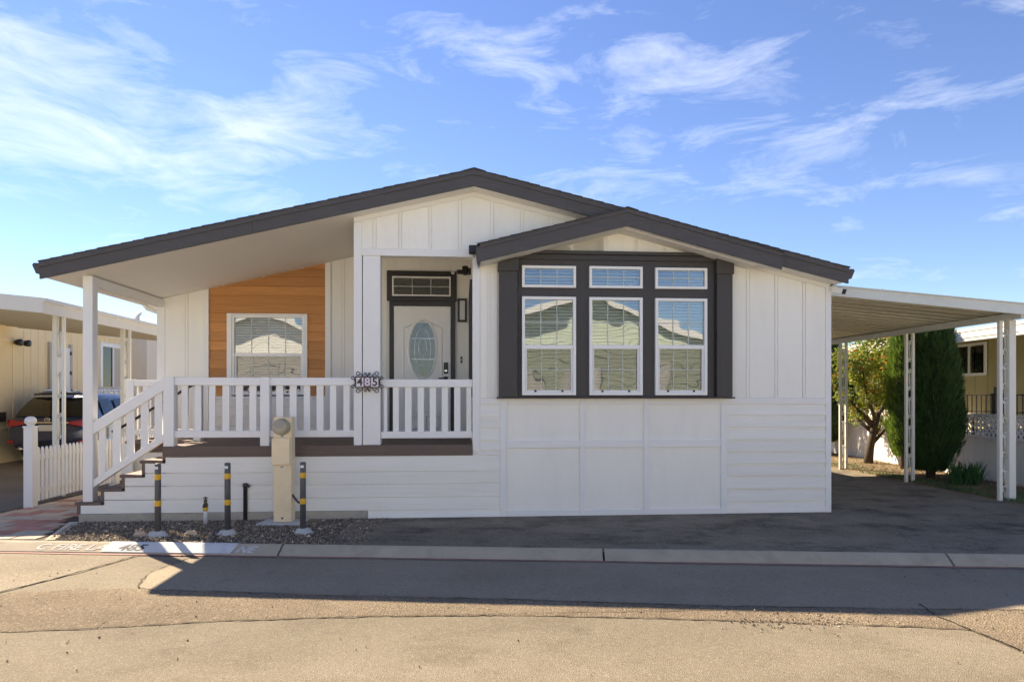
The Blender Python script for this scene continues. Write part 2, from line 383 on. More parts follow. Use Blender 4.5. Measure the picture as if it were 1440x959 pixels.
# ------------------------------------------------------------------ ground, road, curb
RA = -math.atan(.063); ca, sa = math.cos(RA), math.sin(RA)
def C(s, t, z=0.0):            # s along the curb, t away from the camera, measured from the curb's back edge
    return Vector((ca * s - sa * t, 7.30 + sa * s + ca * t, z))
def c2(s, t): p = C(s, t); return (p.x, p.y)
def curb_y(X): return 7.30 - .063 * X
ZR = -.10
g = sheet('ground', [(-1500, -1500), (1500, -1500), (1500, 1500), (-1500, 1500)], -.16, 'earth'); structure(g)
lot = sheet('lot_ground', [c2(-60, -.02), c2(60, -.02), (60, 90), (-60, 90)], -.014, 'earth', thick=.12); structure(lot)
road = sheet('road', [c2(-60, -.18), c2(60, -.18), c2(60, -9.0), c2(-60, -9.0)], ZR, 'road_old'); structure(road)
# newer patch along the curb and the ragged band beyond it, seams as cracks
def pxs(pts, z=ZR): return [G(x, y, z) for x, y in pts]
def wob(pts, amp, step=.12):
    o = []
    for a, b in zip(pts[:-1], pts[1:]):
        a, b = Vector(a), Vector(b); n = max(1, int((b - a).length / step))
        for i in range(n):
            p = a.lerp(b, i / n); o.append((p.x + random.uniform(-amp, amp), p.y + random.uniform(-amp, amp)))
    return o + [tuple(pts[-1])]
seam1 = pxs([(212, 829), (450, 837), (720, 843), (1000, 852), (1250, 856), (1450, 858)]) + [(14, 5.2)]
far_edge = [c2(14, -.185), c2(-3.2, -.185)]
pat = sheet('road_patch', wob(pxs([(195, 826), (212, 829)]), .0) + wob(seam1, .012) + far_edge + wob([c2(-3.2, -.185)] + pxs([(262, 786), (213, 806), (195, 826)]), .012)[1:], ZR + .004, 'road_new', road)
seam2 = pxs([(-200, 905), (0, 889), (130, 884), (300, 874), (520, 867), (720, 865), (1000, 872), (1290, 882), (1365, 886), (1440, 917)]) + [(6, 3.9)]
band = sheet('road_seam_band', wob(seam2, .015) + [(14, 3.6), (14, 5.18)] + wob(seam1[::-1], .014)[1:] + wob(pxs([(195, 828), (100, 828), (0, 835), (-200, 850)]), .03), ZR + .0025, 'road_edge', road)
strip = sheet('road_patch', wob([c2(-14, -.185)] + pxs([(-220, 845), (0, 834), (110, 806), (205, 779)]), .01)[1:] + [c2(-4.2, -.185), c2(-14, -.185)], ZR + .005, 'road_pale', road)
def crack(pts, w, z=ZR + .009, amp=.012, parent=road):
    pts = wob(pts, amp, .06); m = MB(); vs = []
    for i, p in enumerate(pts):
        a = Vector(pts[max(0, i - 1)]); b = Vector(pts[min(len(pts) - 1, i + 1)]); d = (b - a).normalized(); n = Vector((-d.y, d.x))
        ww = w * random.uniform(.12, .85) / 2
        vs += [(p[0] + n.x * ww, p[1] + n.y * ww, z), (p[0] - n.x * ww, p[1] - n.y * ww, z)]
    m.add(vs, [(2 * i, 2 * i + 1, 2 * i + 3, 2 * i + 2) for i in range(len(pts) - 1)])
    return m.build('crack', 'crack', parent)
crack(pxs([(-60, 850), (0, 833), (60, 818), (110, 805), (205, 778)]), .026)
crack(pxs([(195, 827), (200, 815), (215, 804), (262, 787), (275, 780)]), .022)
crack(seam1, .012); crack(seam2, .022)
crack(pxs([(1290, 849), (1320, 868), (1370, 888), (1440, 918)]), .03)
crack(pxs([(1330, 792), (1350, 806), (1362, 812)]), .014)
crack(pxs([(135, 884), (150, 872), (180, 858)]), .012)
crack(pxs([(600, 866), (760, 862), (900, 860), (1010, 858)]), .012)
rl = MB(); vsl = [C(-30 + i * .5, -.178 - .055 * random.uniform(.75, 1.1), ZR + .011) for i in range(121)] + [C(-30 + i * .5, -.175, ZR + .011) for i in range(121)]
rl.add(vsl, [(i, i + 1, 121 + i + 1, 121 + i) for i in range(120)]); rl.build('faded_red_line', 'red_paint', road)

curb_core = MB()
curb_core.add([C(-60, -.01, -.03), C(60, -.01, -.03), C(60, -.15, -.11), C(-60, -.15, -.11), C(-60, -.01, -.15), C(60, -.01, -.15), C(60, -.15, -.15), C(-60, -.15, -.15)],
              [(0, 1, 2, 3), (4, 7, 6, 5), (0, 4, 5, 1), (1, 5, 6, 2), (2, 6, 7, 3), (3, 7, 4, 0)])
curb = structure(curb_core.build('curb', 'crack'))
prof = [(0, -.15), (0, .0), (-.022, -.004), (-.045, -.014), (-.160, -.082), (-.178, -.15)]
def s_of(px, py):
    X, Y = G(px, py); return ca * X + sa * (Y - 7.30)
joints = [-18.5, -15.2, -11.9, s_of(-320, 757) + .8, s_of(400, 764), s_of(848, 771), s_of(1330, 778), 7.9, 11.2, 14.5]
joints = sorted(joints)
for a, b in zip(joints[:-1], joints[1:]):
    m = MB(); a += .012; b -= .012; k = max(2, int((b - a) / .25)); vs = []
    for i in range(k + 1):
        s = a + (b - a) * i / k
        for t, z in prof: vs.append(C(s, t + random.uniform(-.001, .001), z + (random.uniform(-.001, .001) if z > -.1 else 0)))
    n = len(prof); fs = [(i * n + j, i * n + j + 1, (i + 1) * n + j + 1, (i + 1) * n + j) for i in range(k) for j in range(n - 1)]
    fs += [tuple(range(n)), tuple(k * n + j for j in range(n - 1, -1, -1))]
    m.add(vs, fs); m.build('curb_section', 'curb_concrete', curb)
def curb_film(name, sa0, sb0, mat, t0=-.012, t1=-.160, off=.0045):
    m = MB(); pr = [(-.006, .004), (-.022, -.004 + off), (-.045, -.014 + off + .001), (-.158, -.081 + off + .001)]; k = 14; vs = []
    for i in range(k + 1):
        for t, z in pr: vs.append(C(sa0 + (sb0 - sa0) * i / k + (random.uniform(-.012, .012) if i in (0, k) else 0) - t * -.25, t, z))
    m.add(vs, [(i * 4 + j, i * 4 + j + 1, (i + 1) * 4 + j + 1, (i + 1) * 4 + j) for i in range(k) for j in range(3)])
    return m.build(name, mat, curb)
curb_film('white_paint_patch', s_of(157, 762), s_of(338, 763), 'curb_paint')
def curb_text(s, px, py, size, mat, wide=1.0, shear=.25):
    me = text_mesh(s, size, .0004, mat, shear, 'painted_lettering'); me.transform(Matrix.Scale(wide, 4, (1, 0, 0)))
    o = link('painted_lettering', me, curb); p = C(s_of(px, py), -.103, -.0408 if s == '485' else -.0455)
    o.location = p; o.rotation_euler = (R(30.6), 0, RA); return o
curb_text('485', 191, 762, .135, 'black_paint', 1.45, .35)
curb_text('C FIR', 80, 762, .13, 'faded_paint', 1.5, .4); curb_text('E LA', 130, 762, .13, 'faded_paint', 1.5, .4); curb_text('NE', 350, 764, .14, 'curb_paint', 1.1, .4)

# asphalt apron and carport drive, neighbour's drive, planting bed, gravel
pad = sheet('asphalt_pad', [(-2.05, curb_y(-2.05) + .004), (9.9, curb_y(9.9) + .004), (9.5, 7.6), (7.85, 9.0), (7.62, 9.9), (7.46, 12.1), (7.28, 14.4), (6.92, 19), (6.4, 26), (3.2, 26), (3.2, 9.6), (-2.05, 9.3)], -.002, 'pad_asphalt', thick=.05); structure(pad)
crack(pxs([(1165, 722), (1230, 742), (1290, 760), (1335, 772)], 0), .012, .0035, .01, pad)
crack(pxs([(1200, 716), (1262, 745), (1285, 770)], 0), .009, .0035, .01, pad)
crack(pxs([(640, 748), (700, 738), (760, 745), (860, 741)], 0), .010, .0035, .02, pad)
drive = sheet('driveway', [(-13.6, 8.2), (-7.12, 7.78), (-7.16, 10), (-7.7, 30), (-13.6, 30)], -.003, 'drive_asphalt', thick=.05); structure(drive)
bed = sheet('planting_bed', [(9.9, curb_y(9.9) + .01), (9.5, 7.6), (7.85, 9.0), (7.62, 9.9), (7.46, 12.1), (7.28, 14.4), (6.92, 19), (6.4, 26), (12, 26), (14, 7)], .012, 'soil', thick=.06); structure(bed)
gb = sheet('gravel_ground', [(-5.28, curb_y(-5.28) + .01), (-2.06, curb_y(-2.06) + .01), (-2.06, 9.2), (-5.6, 9.0), (-5.62, 8.75)], -.006, 'gravel_bed', thick=.03); structure(gb)
m = MB(); rg = random.Random(3)
for _ in range(13000):
    X = rg.uniform(-5.5, -2.0) if rg.random() < .96 else rg.uniform(-2.0, -1.6); y0 = curb_y(X) + .005; Y = rg.uniform(y0, 9.02 + .08 * (X + 2))
    if X < -5.22 - .36 * (Y - 7.7): continue
    r = rg.uniform(.004, .013) * (2.3 if rg.random() < .05 else 1)
    q = [Vector((rg.uniform(.6, 1.2) * a, rg.uniform(.6, 1.2) * b, rg.uniform(.5, .9) * cc)) * r for a, b, cc in ((1, 0, 0), (-.5, .9, 0), (-.5, -.9, 0), (.1, .1, 1), (0, 0, -1))]
    an = rg.uniform(0, 6.28); ro = Matrix.Rotation(an, 3, 'Z')
    m.add([ro @ x + Vector((X, Y, r * .3 - .002)) for x in q], [(0, 1, 3), (1, 2, 3), (2, 0, 3), (1, 0, 4), (2, 1, 4), (0, 2, 4)])
gr = m.build('gravel', 'stones', recalc=False); tag(stuff(gr), 'loose dark grey gravel between curb and porch skirt', 'gravel')

m = MB(); rg = random.Random(8)
for _ in range(420):
    if rg.random() < .7: X, Y = G(rg.gauss(1120, 55), rg.gauss(873, 7), ZR)
    else: X, Y = rg.uniform(-5, 5), rg.uniform(4.0, 6.8)
    r_ = rg.uniform(.004, .012); ro = Matrix.Rotation(rg.uniform(0, 6.28), 3, 'Z')
    q = [Vector((rg.uniform(.6, 1.2) * a, rg.uniform(.6, 1.2) * b, rg.uniform(.5, .9) * cc)) * r_ for a, b, cc in ((1, 0, 0), (-.5, .9, 0), (-.5, -.9, 0), (.1, .1, 1), (0, 0, -1))]
    m.add([ro @ x + Vector((X, Y, ZR + .008)) for x in q], [(0, 1, 3), (1, 2, 3), (2, 0, 3), (1, 0, 4), (2, 1, 4), (0, 2, 4)])
tag(stuff(m.build('road_grit', 'stones', recalc=False)), 'loose grit scattered over the worn road surface', 'gravel')
# brick path
path = sheet('paver_path', [(-7.02, curb_y(-7) + .012), (-5.10, curb_y(-5.1) + .012), (-5.60, 8.86), (-5.62, 11.4), (-5.9, 14), (-7.25, 14), (-7.12, 10)], -.012, 'paver_joint', thick=.03); structure(path)
rp = random.Random(11)
PV = {}
def pmesh(w, d, mat):
    k = (w, d, mat)
    if k not in PV: PV[k] = MB().box(0, w, 0, d, -.03, 0).mesh('paver', mat, bevel=.006)
    return PV[k]
def xr(Y): return -5.20 - .36 * (Y - 7.72) if Y < 8.8 else -5.66
row = 0; Y = 7.72
th_p = R(-2.0)
while Y < 12.6:
    x = -7.05 + (0 if row % 2 else -.2)
    lim = xr(Y + .12) - .14
    while x < lim - .06:
        w = .385
        if x + w > lim: w = round(lim - x, 2)
        x0 = x
        if x0 < -7.02: w = round(w - (-7.02 - x0), 3); x0 = -7.02
        if w > .07 and Y > curb_y(x0) + .012:
            mt = rp.choice(['paver_red', 'paver_tan', 'paver_grey', 'paver_tan', 'paver_grey', 'paver_red'])
            o = link('paver', pmesh(w - .012, .222, mt), path); o.location = (x0, Y, .002 + rp.uniform(-.003, .004)); o.rotation_euler = (rp.uniform(-.008, .008), rp.uniform(-.008, .008), rp.uniform(-.008, .008))
        x += .395
    Y += .245; row += 1
e0 = Vector((-5.14, 7.68, 0)); e1 = Vector((-5.58, 8.80, 0)); d = (e1 - e0).normalized(); an = math.atan2(d.y, d.x); q = e0.copy()
for i in range(3):
    o = link('paver', pmesh(.385, .11, rp.choice(['paver_tan', 'paver_grey'])), path); o.location = (q.x, q.y, .003); o.rotation_euler = (0, 0, an); q += d * .396

# ================================================================== THE HOME
home = thing('manufactured_home', 'white manufactured home with charcoal gables, porch and three tall bay windows', 'house', (0, 0, 0))
RU, RZ, SL = .19, 4.33, .2375
def zs(u): return RZ - SL * abs(u - RU)
UL, UR = -5.15, 5.22
ZD = .965; VB = 2.15                                  # deck level, depth of the porch's back wall
WL, WR = -4.74, 5.153
HB = 13.0
DEV = -.47; DU, DZ, DSL = 2.165, 3.822, .258          # the small front gable over the bay
def ds(u): return DZ - DSL * abs(u - DU)
# --- walls
fw = MB()
def piece(u0, u1, z0, z1=None, v0=0.0, v1=.12):
    if z1 is None:
        pts = [(u0, z0), (u1, z0), (u1, zs(u1) + .01)]
        if u0 < RU < u1: pts.append((RU, zs(RU) + .01))
        pts.append((u0, zs(u0) + .01)); fw.prism(pts, v0, v1)
    else: fw.box(u0, u1, v0, v1, z0, z1)
uj = U(665)
wins = []                                             # bay windows: u0,u1 and the z of transom and double hung
for a, b, t0, t1, m0, m1 in [(733, 809, 375, 406, 418, 556), (827, 902, 376, 407, 419, 556), (919, 992, 378, 408, 420.5, 556)]:
    u0, u1 = U(a), U(b); wins.append((u0, u1, Zp((a + b) / 2, t1), Zp((a + b) / 2, t0), Zp((a + b) / 2, m1), Zp((a + b) / 2, m0)))
piece(-1.39, uj, 3.468)
prev = uj
for u0, u1, a0, a1, b0, b1 in wins:
    piece(prev, u0, 0.0); piece(u0, u1, 0.0, b0); piece(u0, u1, b1, a0); piece(u0, u1, a1); prev = u1
piece(prev, WR, 0.0)
front_wall = fw.build('front_wall', 'white', home)
sw = MB()
sw.box(WR - .12, WR, .12, HB, 0, zs(WR)); sw.box(WL, WL + .12, VB + .12, HB, 0, zs(WL) + .02)
sw.prism([(WL + .12, 0), (WR - .12, 0), (WR - .12, zs(WR)), (RU, zs(RU)), (WL + .12, zs(WL))], HB - .12, HB)
sw.build('side_wall', 'white', home)
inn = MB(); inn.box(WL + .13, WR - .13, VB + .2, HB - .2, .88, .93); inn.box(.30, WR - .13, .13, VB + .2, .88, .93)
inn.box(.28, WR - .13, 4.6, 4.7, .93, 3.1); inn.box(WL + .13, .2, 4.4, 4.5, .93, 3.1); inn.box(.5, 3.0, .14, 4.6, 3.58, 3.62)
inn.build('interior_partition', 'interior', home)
uj2 = uj + .115
rw = MB(); rw.box(uj, uj2, .12, VB, .6, zs(uj2) + .005); rw.build('recess_wall', 'white', home)
bw = MB()
wa, wb = U(327, VB), U(428, VB); wz0, wz1 = 1.60, Zp(380, 444, VB)
def bpiece(u0, u1, z0, z1=None):
    if z1 is None: bw.prism([(u0, z0), (u1, z0), (u1, zs(u1) + .01), (u0, zs(u0) + .01)], VB, VB + .12)
    else: bw.box(u0, u1, VB, VB + .12, z0, z1)
bpiece(WL, wa, .9); bpiece(wa, wb, .9, wz0); bpiece(wa, wb, wz1); bpiece(wb, RU, .9); bpiece(RU, uj2, .9)
porch_wall = bw.build('porch_wall', 'white', home)
# --- roof: white soffits, charcoal rake boards, stepped shingle courses
sf = MB()
def slab(mb, u0, u1, v0, v1, dz0, dz1, fn=zs):
    mb.prism([(u0, fn(u0) + dz0), (u1, fn(u1) + dz0), (u1, fn(u1) + dz1), (u0, fn(u0) + dz1)], v0, v1)
slab(sf, UL + .02, RU, -.30, HB + .2, .012, .05); slab(sf, RU, UR - .02, -.30, HB + .2, .012, .05); sf.build('soffit', 'soffit', home)
rf = MB(); slab(rf, UL, RU, -.30, HB + .3, .05, .205); slab(rf, RU, UR, -.30, HB + .3, .05, .205)
roof = rf.build('roof', 'charcoal', home)
def courses(mb, ue, ur, fn, dz, v0, v1, step=.14):
    n = int(abs(ur - ue) / step); sg = 1 if ur > ue else -1
    for i in range(n):
        a = ue + sg * (i * step - .02); b = ue + sg * ((i + 1) * step + .06)
        if (b - ur) * sg > 0: b = ur
        j = random.uniform(-.004, .008)
        za, zb = fn(a) + dz, fn(b) + dz
        mb.prism([(a, za), (b, zb - .004), (b, zb + .006), (a, za + .016)], v0 - .015 - j, v1)
sh = MB(); courses(sh, UL, RU, zs, .205, -.335, HB + .32); courses(sh, UR, RU, zs, .205, -.335, HB + .32)
sh.prism([(RU - .15, zs(RU - .15) + .206), (RU, zs(RU) + .208), (RU + .15, zs(RU + .15) + .206), (RU + .15, zs(RU + .15) + .222), (RU, zs(RU) + .228), (RU - .15, zs(RU - .15) + .222)], -.355, HB + .33)
sh.build('shingles', 'shingle', roof)
for a, b in ((UL - .01, -2.603), (-2.6, RU), (RU, 2.697), (2.7, UR + .01)):
    m = MB(); slab(m, a, b, -.332, -.30, -.004, .204); m.build('rake_board', 'charcoal', roof)
    m = MB(); slab(m, a, b, -.346, -.332, .140, .203); m.build('rake_trim', 'charcoal', roof)
for ue, sg in ((UL, -1), (UR, 1)):
    z = zs(ue); m = MB(); m.prism([(ue, z + .19), (ue + sg * .085, z + .19), (ue + sg * .10, z + .165), (ue + sg * .055, z + .06), (ue, z + .045)], -.325, HB + .3); m.build('gutter', 'charcoal', roof)
# rake soffit trim against the gable wall
for a, b in ((-1.39, RU), (RU, 1.9), (3.9, WR)):
    m = MB(); m.prism([(a, zs(a) - .05), (b, zs(b) - .05), (b, zs(b) + .011), (a, zs(a) + .011)], -.02, -.001); m.build('frieze_board', 'trim_white', home)
# small gable over the bay
dL, dR = .262, 4.235
dr = MB(); slab(dr, dL, DU, DEV + .03, -.001, .03, .185, ds); slab(dr, DU, dR, DEV + .03, -.30, .03, .185, ds)
dorm = dr.build('bay_gable_roof', 'charcoal', home)
m = MB(); slab(m, dL + .01, DU, DEV + .03, -.002, .004, .03, ds); slab(m, DU, dR, DEV + .03, -.302, .004, .03, ds); slab(m, DU, 3.95, -.302, -.002, -.004, .02, ds); m.build('soffit', 'soffit', dorm)
for a, b in ((dL - .005, DU), (DU, dR)):
    m = MB(); slab(m, a, b, DEV, DEV + .03, -.008, .215, ds); m.build('rake_board', 'charcoal', dorm)
    m = MB(); slab(m, a, b, DEV - .013, DEV, .160, .214, ds); m.build('rake_trim', 'charcoal', dorm)
m = MB(); courses(m, dL - .02, DU, ds, .215, DEV - .005, .02); courses(m, dR, DU, ds, .215, DEV - .005, -.30)
m.prism([(DU - .14, ds(DU - .14) + .216), (DU, ds(DU) + .218), (DU + .14, ds(DU + .14) + .216), (DU + .14, ds(DU + .14) + .230), (DU, ds(DU) + .235), (DU - .14, ds(DU - .14) + .230)], DEV - .03, -.2)
m.build('shingles', 'shingle', dorm)
m = MB(); m.prism([(dL - .005, ds(dL) + .19), (dL - .05, ds(dL) + .18), (dL - .03, ds(dL) + .04), (dL - .005, ds(dL) - .03)], DEV + .0, -.05); m.build('gutter', 'charcoal', dorm)
# --- board and batten: separate panels with open joints beside each batten
JO = .0075
def bb(u0, u1, cents, z0, zf, v=0.0, w=.034, parent=None):
    parent = parent or front_wall
    def top(u): return zf(u)
    edges = [u0] + [x for c in cents for x in (c - w / 2, c + w / 2)] + [u1]
    for i in range(0, len(edges), 2):
        a, b = edges[i] + (JO if i else .0), edges[i + 1] - (JO if i + 2 < len(edges) else .0)
        if b - a < .01: continue
        m = MB(); kn = [a] + [k for k in (RU, DU) if a < k < b and zf in (zs_f, ds_f)] + [b]
        pts = [(a, z0), (b, z0)] + [(k, zf(k)) for k in reversed(kn)]
        if min(zf(a), zf(b)) < z0 + .001: 
            if max(zf(a), zf(b)) < z0 + .02: continue
            # triangle at the end of a gable
            if zf(a) < zf(b): t_ = (z0 - zf(a)) / (zf(b) - zf(a)); pts = [(a + (b - a) * t_ + .005, z0), (b, z0), (b, zf(b))]
            else: t_ = (z0 - zf(b)) / (zf(a) - zf(b)); pts = [(a, z0), (b - (b - a) * t_ - .005, z0), (a, zf(a))]
        m.prism(pts, v - .012, v + .001); m.build('siding_panel', 'white', parent)
    for c in cents:
        a, b = c - w / 2, c + w / 2
        if min(zf(a), zf(b)) < z0 + .02: continue
        MB().prism([(a, z0), (b, z0), (b, zf(b)), (a, zf(a))], v - .015, v + .001).build('batten', 'white', parent)
def zs_f(u): return zs(u) - .052
def ds_f(u): return ds(u) + .002
bb(-1.286, 1.95, [U(p) for p in (527, 563, 605, 647, 692, 734, 775)], 3.562, zs_f)
bb(U(1028), U(1160) - .001, [U(p) for p in (1051, 1091, 1130)], 1.587, lambda u: zs_f(u))
bb(.93, 3.40, [U(p) for p in (773, 804, 853, 894, 935, 972)], 3.566, ds_f, w=.022)
bb(uj + .097, U(699), [U(687)], 1.587, lambda u: 3.36, w=.028)
bb(WL + .05, U(287, VB) - .001, [U(263, VB)], .97, lambda u: zs(u) - .004, VB, parent=porch_wall)
for a, b, cs in ((U(466, VB), U(544.5, VB) - .002, (483, 500, 520)), (U(642, VB) + .002, uj - .001, (655,))):
    bb(a, b, [U(p, VB) for p in cs], .97, lambda u: zs(u) - .004, VB, parent=porch_wall)
bb(U(544.5, VB), U(642, VB), [U(p, VB) for p in (556, 595, 630)], Zp(594, 382, VB) + .003, lambda u: zs(u) - .004, VB, parent=porch_wall)
# --- trims of the front wall
def trim(name, u0, u1, z0, z1, v0=-.022, v1=.002, mat='trim_white', parent=None, bevel=.003):
    return MB().box(u0, u1, v0, v1, z0, z1).build(name, mat, parent or front_wall, bevel=bevel)
trim('header_trim', U(508), uj + .003, 3.466, 3.56, -.03)
trim('corner_trim', U(1160), WR + .006, -.01, zs(WR) - .04, -.024)
m = MB(); m.box(WR - .001, WR + .008, -.022, .1, -.01, zs(WR) - .02); m.build('corner_trim', 'trim_white', front_wall)
m = MB(); m.prism([(-1.392, ZD), (-1.288, ZD), (-1.288, zs(-1.288) - .06), (-1.392, zs(-1.392) - .06)], -.015, .14); m.build('corner_trim', 'trim_white', front_wall)
trim('jamb_trim', uj - .004, uj + .095, .88, 3.455, -.024)
trim('band_trim', U(1021), U(1160), 1.50, 1.585, -.026); trim('band_trim', uj + .097, U(703), 1.50, 1.585, -.026)
# panelled apron under the bay
st = [(703, 712), (815, 822), (905, 912), (1013, 1021)]
z0, z1, z2, z3 = -.005, 1.585, Zp(860, 618.5), Zp(860, 629)
for i, (a, b) in enumerate(st): trim('panel_stile', U(a), U(b), z0, z1, -.028)
for (a, b), (c, d) in zip(st[:-1], st[1:]):
    for lo, hi in ((z0, .075), (z3 - .0, z2), (1.495, 1.585)): trim('panel_rail', U(b) + .001, U(c) - .001, lo, hi, -.024)
# lap boards
def lap(u0, u1, z0, z1, v=0.0, mat='lap_white', parent=front_wall, zf=None, t=.024):
    m = MB(); z1 -= .008
    if zf is None or min(zf(u0), zf(u1)) > z1: 
        m.prism([(v - t, z0), (v - t, z0 + .012), (v - .006, z1), (v + .002, z1), (v + .002, z0)], u0, u1, 'x')
    else:
        top = [(u, min(z1, zf(u))) for u in (u0, u1)]
        if max(zf(u0), zf(u1)) <= z0 + .01: return
        # clip by the sloping ceiling
        def ucross(z): return RU - (RZ - .0 - z) / SL
        pts = []
        ub = u0 if zf(u0) > z0 else ucross(z0) + .001
        ut = ucross(z1) if zf(u1) > z1 else None
        pts = [(ub, z0), (u1, z0)] + ([(u1, z1), (max(ut, ub), z1)] if ut is not None else [(u1, zf(u1))])
        if zf(u0) > z0: pts.append((u0, min(z1, zf(u0))))
        m.prism(pts, v - t + .003, v + .002)
    m.build('siding_board', mat, parent)
lz = [Zp(1100, y) for y in (583.5, 600.5, 617.5, 634.4, 651, 668.3, 686.2, 703.7, 719.8)]
zz = [1.498] + lz[:-1] + [.0]
for a, b in zip(zz[1:], zz[:-1]): lap(U(1021) + .001, U(1160) - .001, a, b)
# left strip beside the panels and the long porch skirt
for a, b in zip([1.345, 1.19, 1.02, .885], [1.498, 1.345, 1.19, 1.02]): lap(uj + .097, U(703) - .001, a, b)
steps = [(-4.88, .251), (-4.585, .425), (-4.33, .600), (-4.08, .782), (-3.825, ZD)]
rows = [(.105, .278), (.278, .452), (.452, .62), (.62, .825)]
sk = MB(); sk.box(-3.80, uj + .1, .004, .06, .0, .82); skirt = sk.build('porch_skirt', 'white', home)
for i, (a, b) in enumerate(rows):
    uL = [-4.84, -4.585 + .035, -4.33 + .035, -4.08 + .035][i]; uN = [-4.585 + .035, -4.33 + .035, -4.08 + .035, -3.825 + .035][i]; zstep = steps[i][1] - .04
    zstep = min(zstep, b - .018)
    m = MB(); e = .017
    m.prism([(uL, a), (U(703) - .001, a), (U(703) - .001, b - .008), (uN, b - .008), (uN, zstep), (uL, zstep)], -.018, .0035); m.build('siding_board', 'lap_white', skirt)
    
lap(U(518), U(703) - .001, -.004, .105, parent=skirt)
lap(uj + .06, U(703) - .001, .825, .884, parent=skirt)
trim('concrete_footing', -4.86, U(517), -.06, .100, -.03, .06, 'concrete', skirt, .006)
# --- deck and stair
dk = MB(); dk.box(-3.80, uj, .06, VB, .70, .93); dk.box(WL, -3.80, 1.10, VB, 0.0, .93)
deck = dk.build('porch_deck', 'white', home)
nb = 15
for i in range(nb):
    v0 = .005 + i * (VB - .02) / nb; v1 = v0 + (VB - .02) / nb - .006
    m = MB(); m.box(-3.825 if v1 < 1.09 else WL - .03, uj - .004, v0, v1, .931, ZD); m.build('deck_board', 'deck', deck)
trim('deck_fascia', -3.825, uj - .002, .822, ZD - .003, -.028, .004, 'deck', deck); trim('deck_fascia', WL - .03, -3.83, .80, .93, 1.075, 1.10, 'deck', deck)
m = MB(); m.box(WL - .035, WL - .01, 1.10, VB + .1, .80, .93); m.build('deck_fascia', 'deck', deck)
stair = MB(); stair.box(-4.80, -3.84, .06, 1.07, -.01, .20).box(-4.56, -3.84, .06, 1.07, .20, .38).box(-4.30, -3.84, .06, 1.07, .38, .55).box(-4.05, -3.84, .06, 1.07, .55, .74)
stair = stair.build('porch_stair', 'white', home)
for i in range(4):
    u, z = steps[i]; u2 = steps[i + 1][0]
    MB().box(u - .03, u2 + .002, -.026, 1.072, z - .038, z).build('tread', 'deck', stair, bevel=.004)
    zb = (.09 if i == 0 else steps[i - 1][1]) + .002
    MB().box(u - .004, u + .034, -.022, 1.07, zb, z - .039).build('riser', 'deck', stair)
MB().box(-3.829, -3.791, -.0225, 1.07, steps[3][1] + .002, .82).build('riser', 'deck', stair)
# --- railings
def baluster(px0, px1, z0, z1, parent, v=.07, vth=.03):
    u0, u1 = U(px0), U(px1); MB().box(u0, u1, v - vth / 2, v + vth / 2, z0, z1).build('baluster', 'rail_white', parent, bevel=.003)
def railing(u0, u1, posts, bal, zt=1.855, zb=1.07, v=.06):
    m = MB().box(u0, u1, v - .045, v + .045, zt - .105, zt)
    rl_ = m.build('porch_railing', 'rail_white', home, bevel=.006)
    MB().box(u0, u1, v - .035, v + .035, zb, zb + .09).build('bottom_rail', 'rail_white', rl_, bevel=.004)
    for a, b in posts: MB().box(a, b, v - .075, v + .055, .935, zt + .004).build('post', 'rail_white', rl_, bevel=.006)
    for a, b in bal: baluster(a, b, zb + .088, zt - .103, rl_, v)
    return rl_
railing(U(236), -1.392, [(U(230), U(245)), (U(366), U(379))],
        [(253, 262), (272, 281), (292, 301), (311, 321), (330, 340), (349, 359), (387, 397), (406, 416), (426, 435), (444, 454), (463, 472), (482, 491)])
railing(-1.044, uj - .006, [], [(539, 544), (552, 560.5), (569, 578.5), (587, 596), (604, 613), (621, 630), (638.6, 647.5), (656, 663)], 1.835, 1.05)
# sloping stair rail
def zl(u, za, zb_): return zb_ + (za - zb_) * (u - U(130)) / (U(231) - U(130))
ua, ub = U(231), U(129)
t1, t2 = Zp(231, 531), Zp(130, 594); b1, b2 = Zp(231, 548), Zp(130, 611)
m = MB().prism([(ub, b2), (ua, b1), (ua, t1), (ub, t2)], .015, .105)
srail = m.build('stair_railing', 'rail_white', home, bevel=.005)
c1, c2_, d1, d2 = Zp(231, 609), Zp(130, 675), Zp(231, 619), Zp(130, 686)
MB().prism([(ub, d2), (ua, d1), (ua, c1), (ub, c2_)], .025, .095).build('bottom_rail', 'rail_white', srail, bevel=.004)
for a, b in ((136, 145.5), (156, 166.5), (175.5, 186), (195.5, 206), (215, 226)):
    x, y = U(a), U(b)
    MB().prism([(x, zl(x, c1, c2_) - .01), (y, zl(y, c1, c2_) - .01), (y, zl(y, b1, b2) + .01), (x, zl(x, b1, b2) + .01)], .045, .075).build('baluster', 'rail_white', srail, bevel=.003)
# level railing behind the stair and along the end of the porch
VR = 1.13
m = MB().box(WL - .02, -3.80, VR - .04, VR + .04, 1.755, 1.845); brail = m.build('porch_railing', 'rail_white', home, bevel=.005)
MB().box(WL - .02, -3.80, VR - .03, VR + .03, 1.05, 1.13).build('bottom_rail', 'rail_white', brail, bevel=.004)
for a in (WL - .06, -3.86): MB().box(a, a + .11, VR - .055, VR + .055, .90, 1.855).build('post', 'rail_white', brail, bevel=.005)
for i in range(4):
    x = WL + .16 + i * .185; MB().box(x, x + .085, VR - .015, VR + .015, 1.128, 1.757).build('baluster', 'rail_white', brail, bevel=.003)
MB().box(WL - .04, WL + .04, VR + .05, VB, 1.755, 1.845).build('top_rail', 'rail_white', brail, bevel=.005)
MB().box(WL - .03, WL + .03, VR + .05, VB, 1.05, 1.13).build('bottom_rail', 'rail_white', brail, bevel=.004)
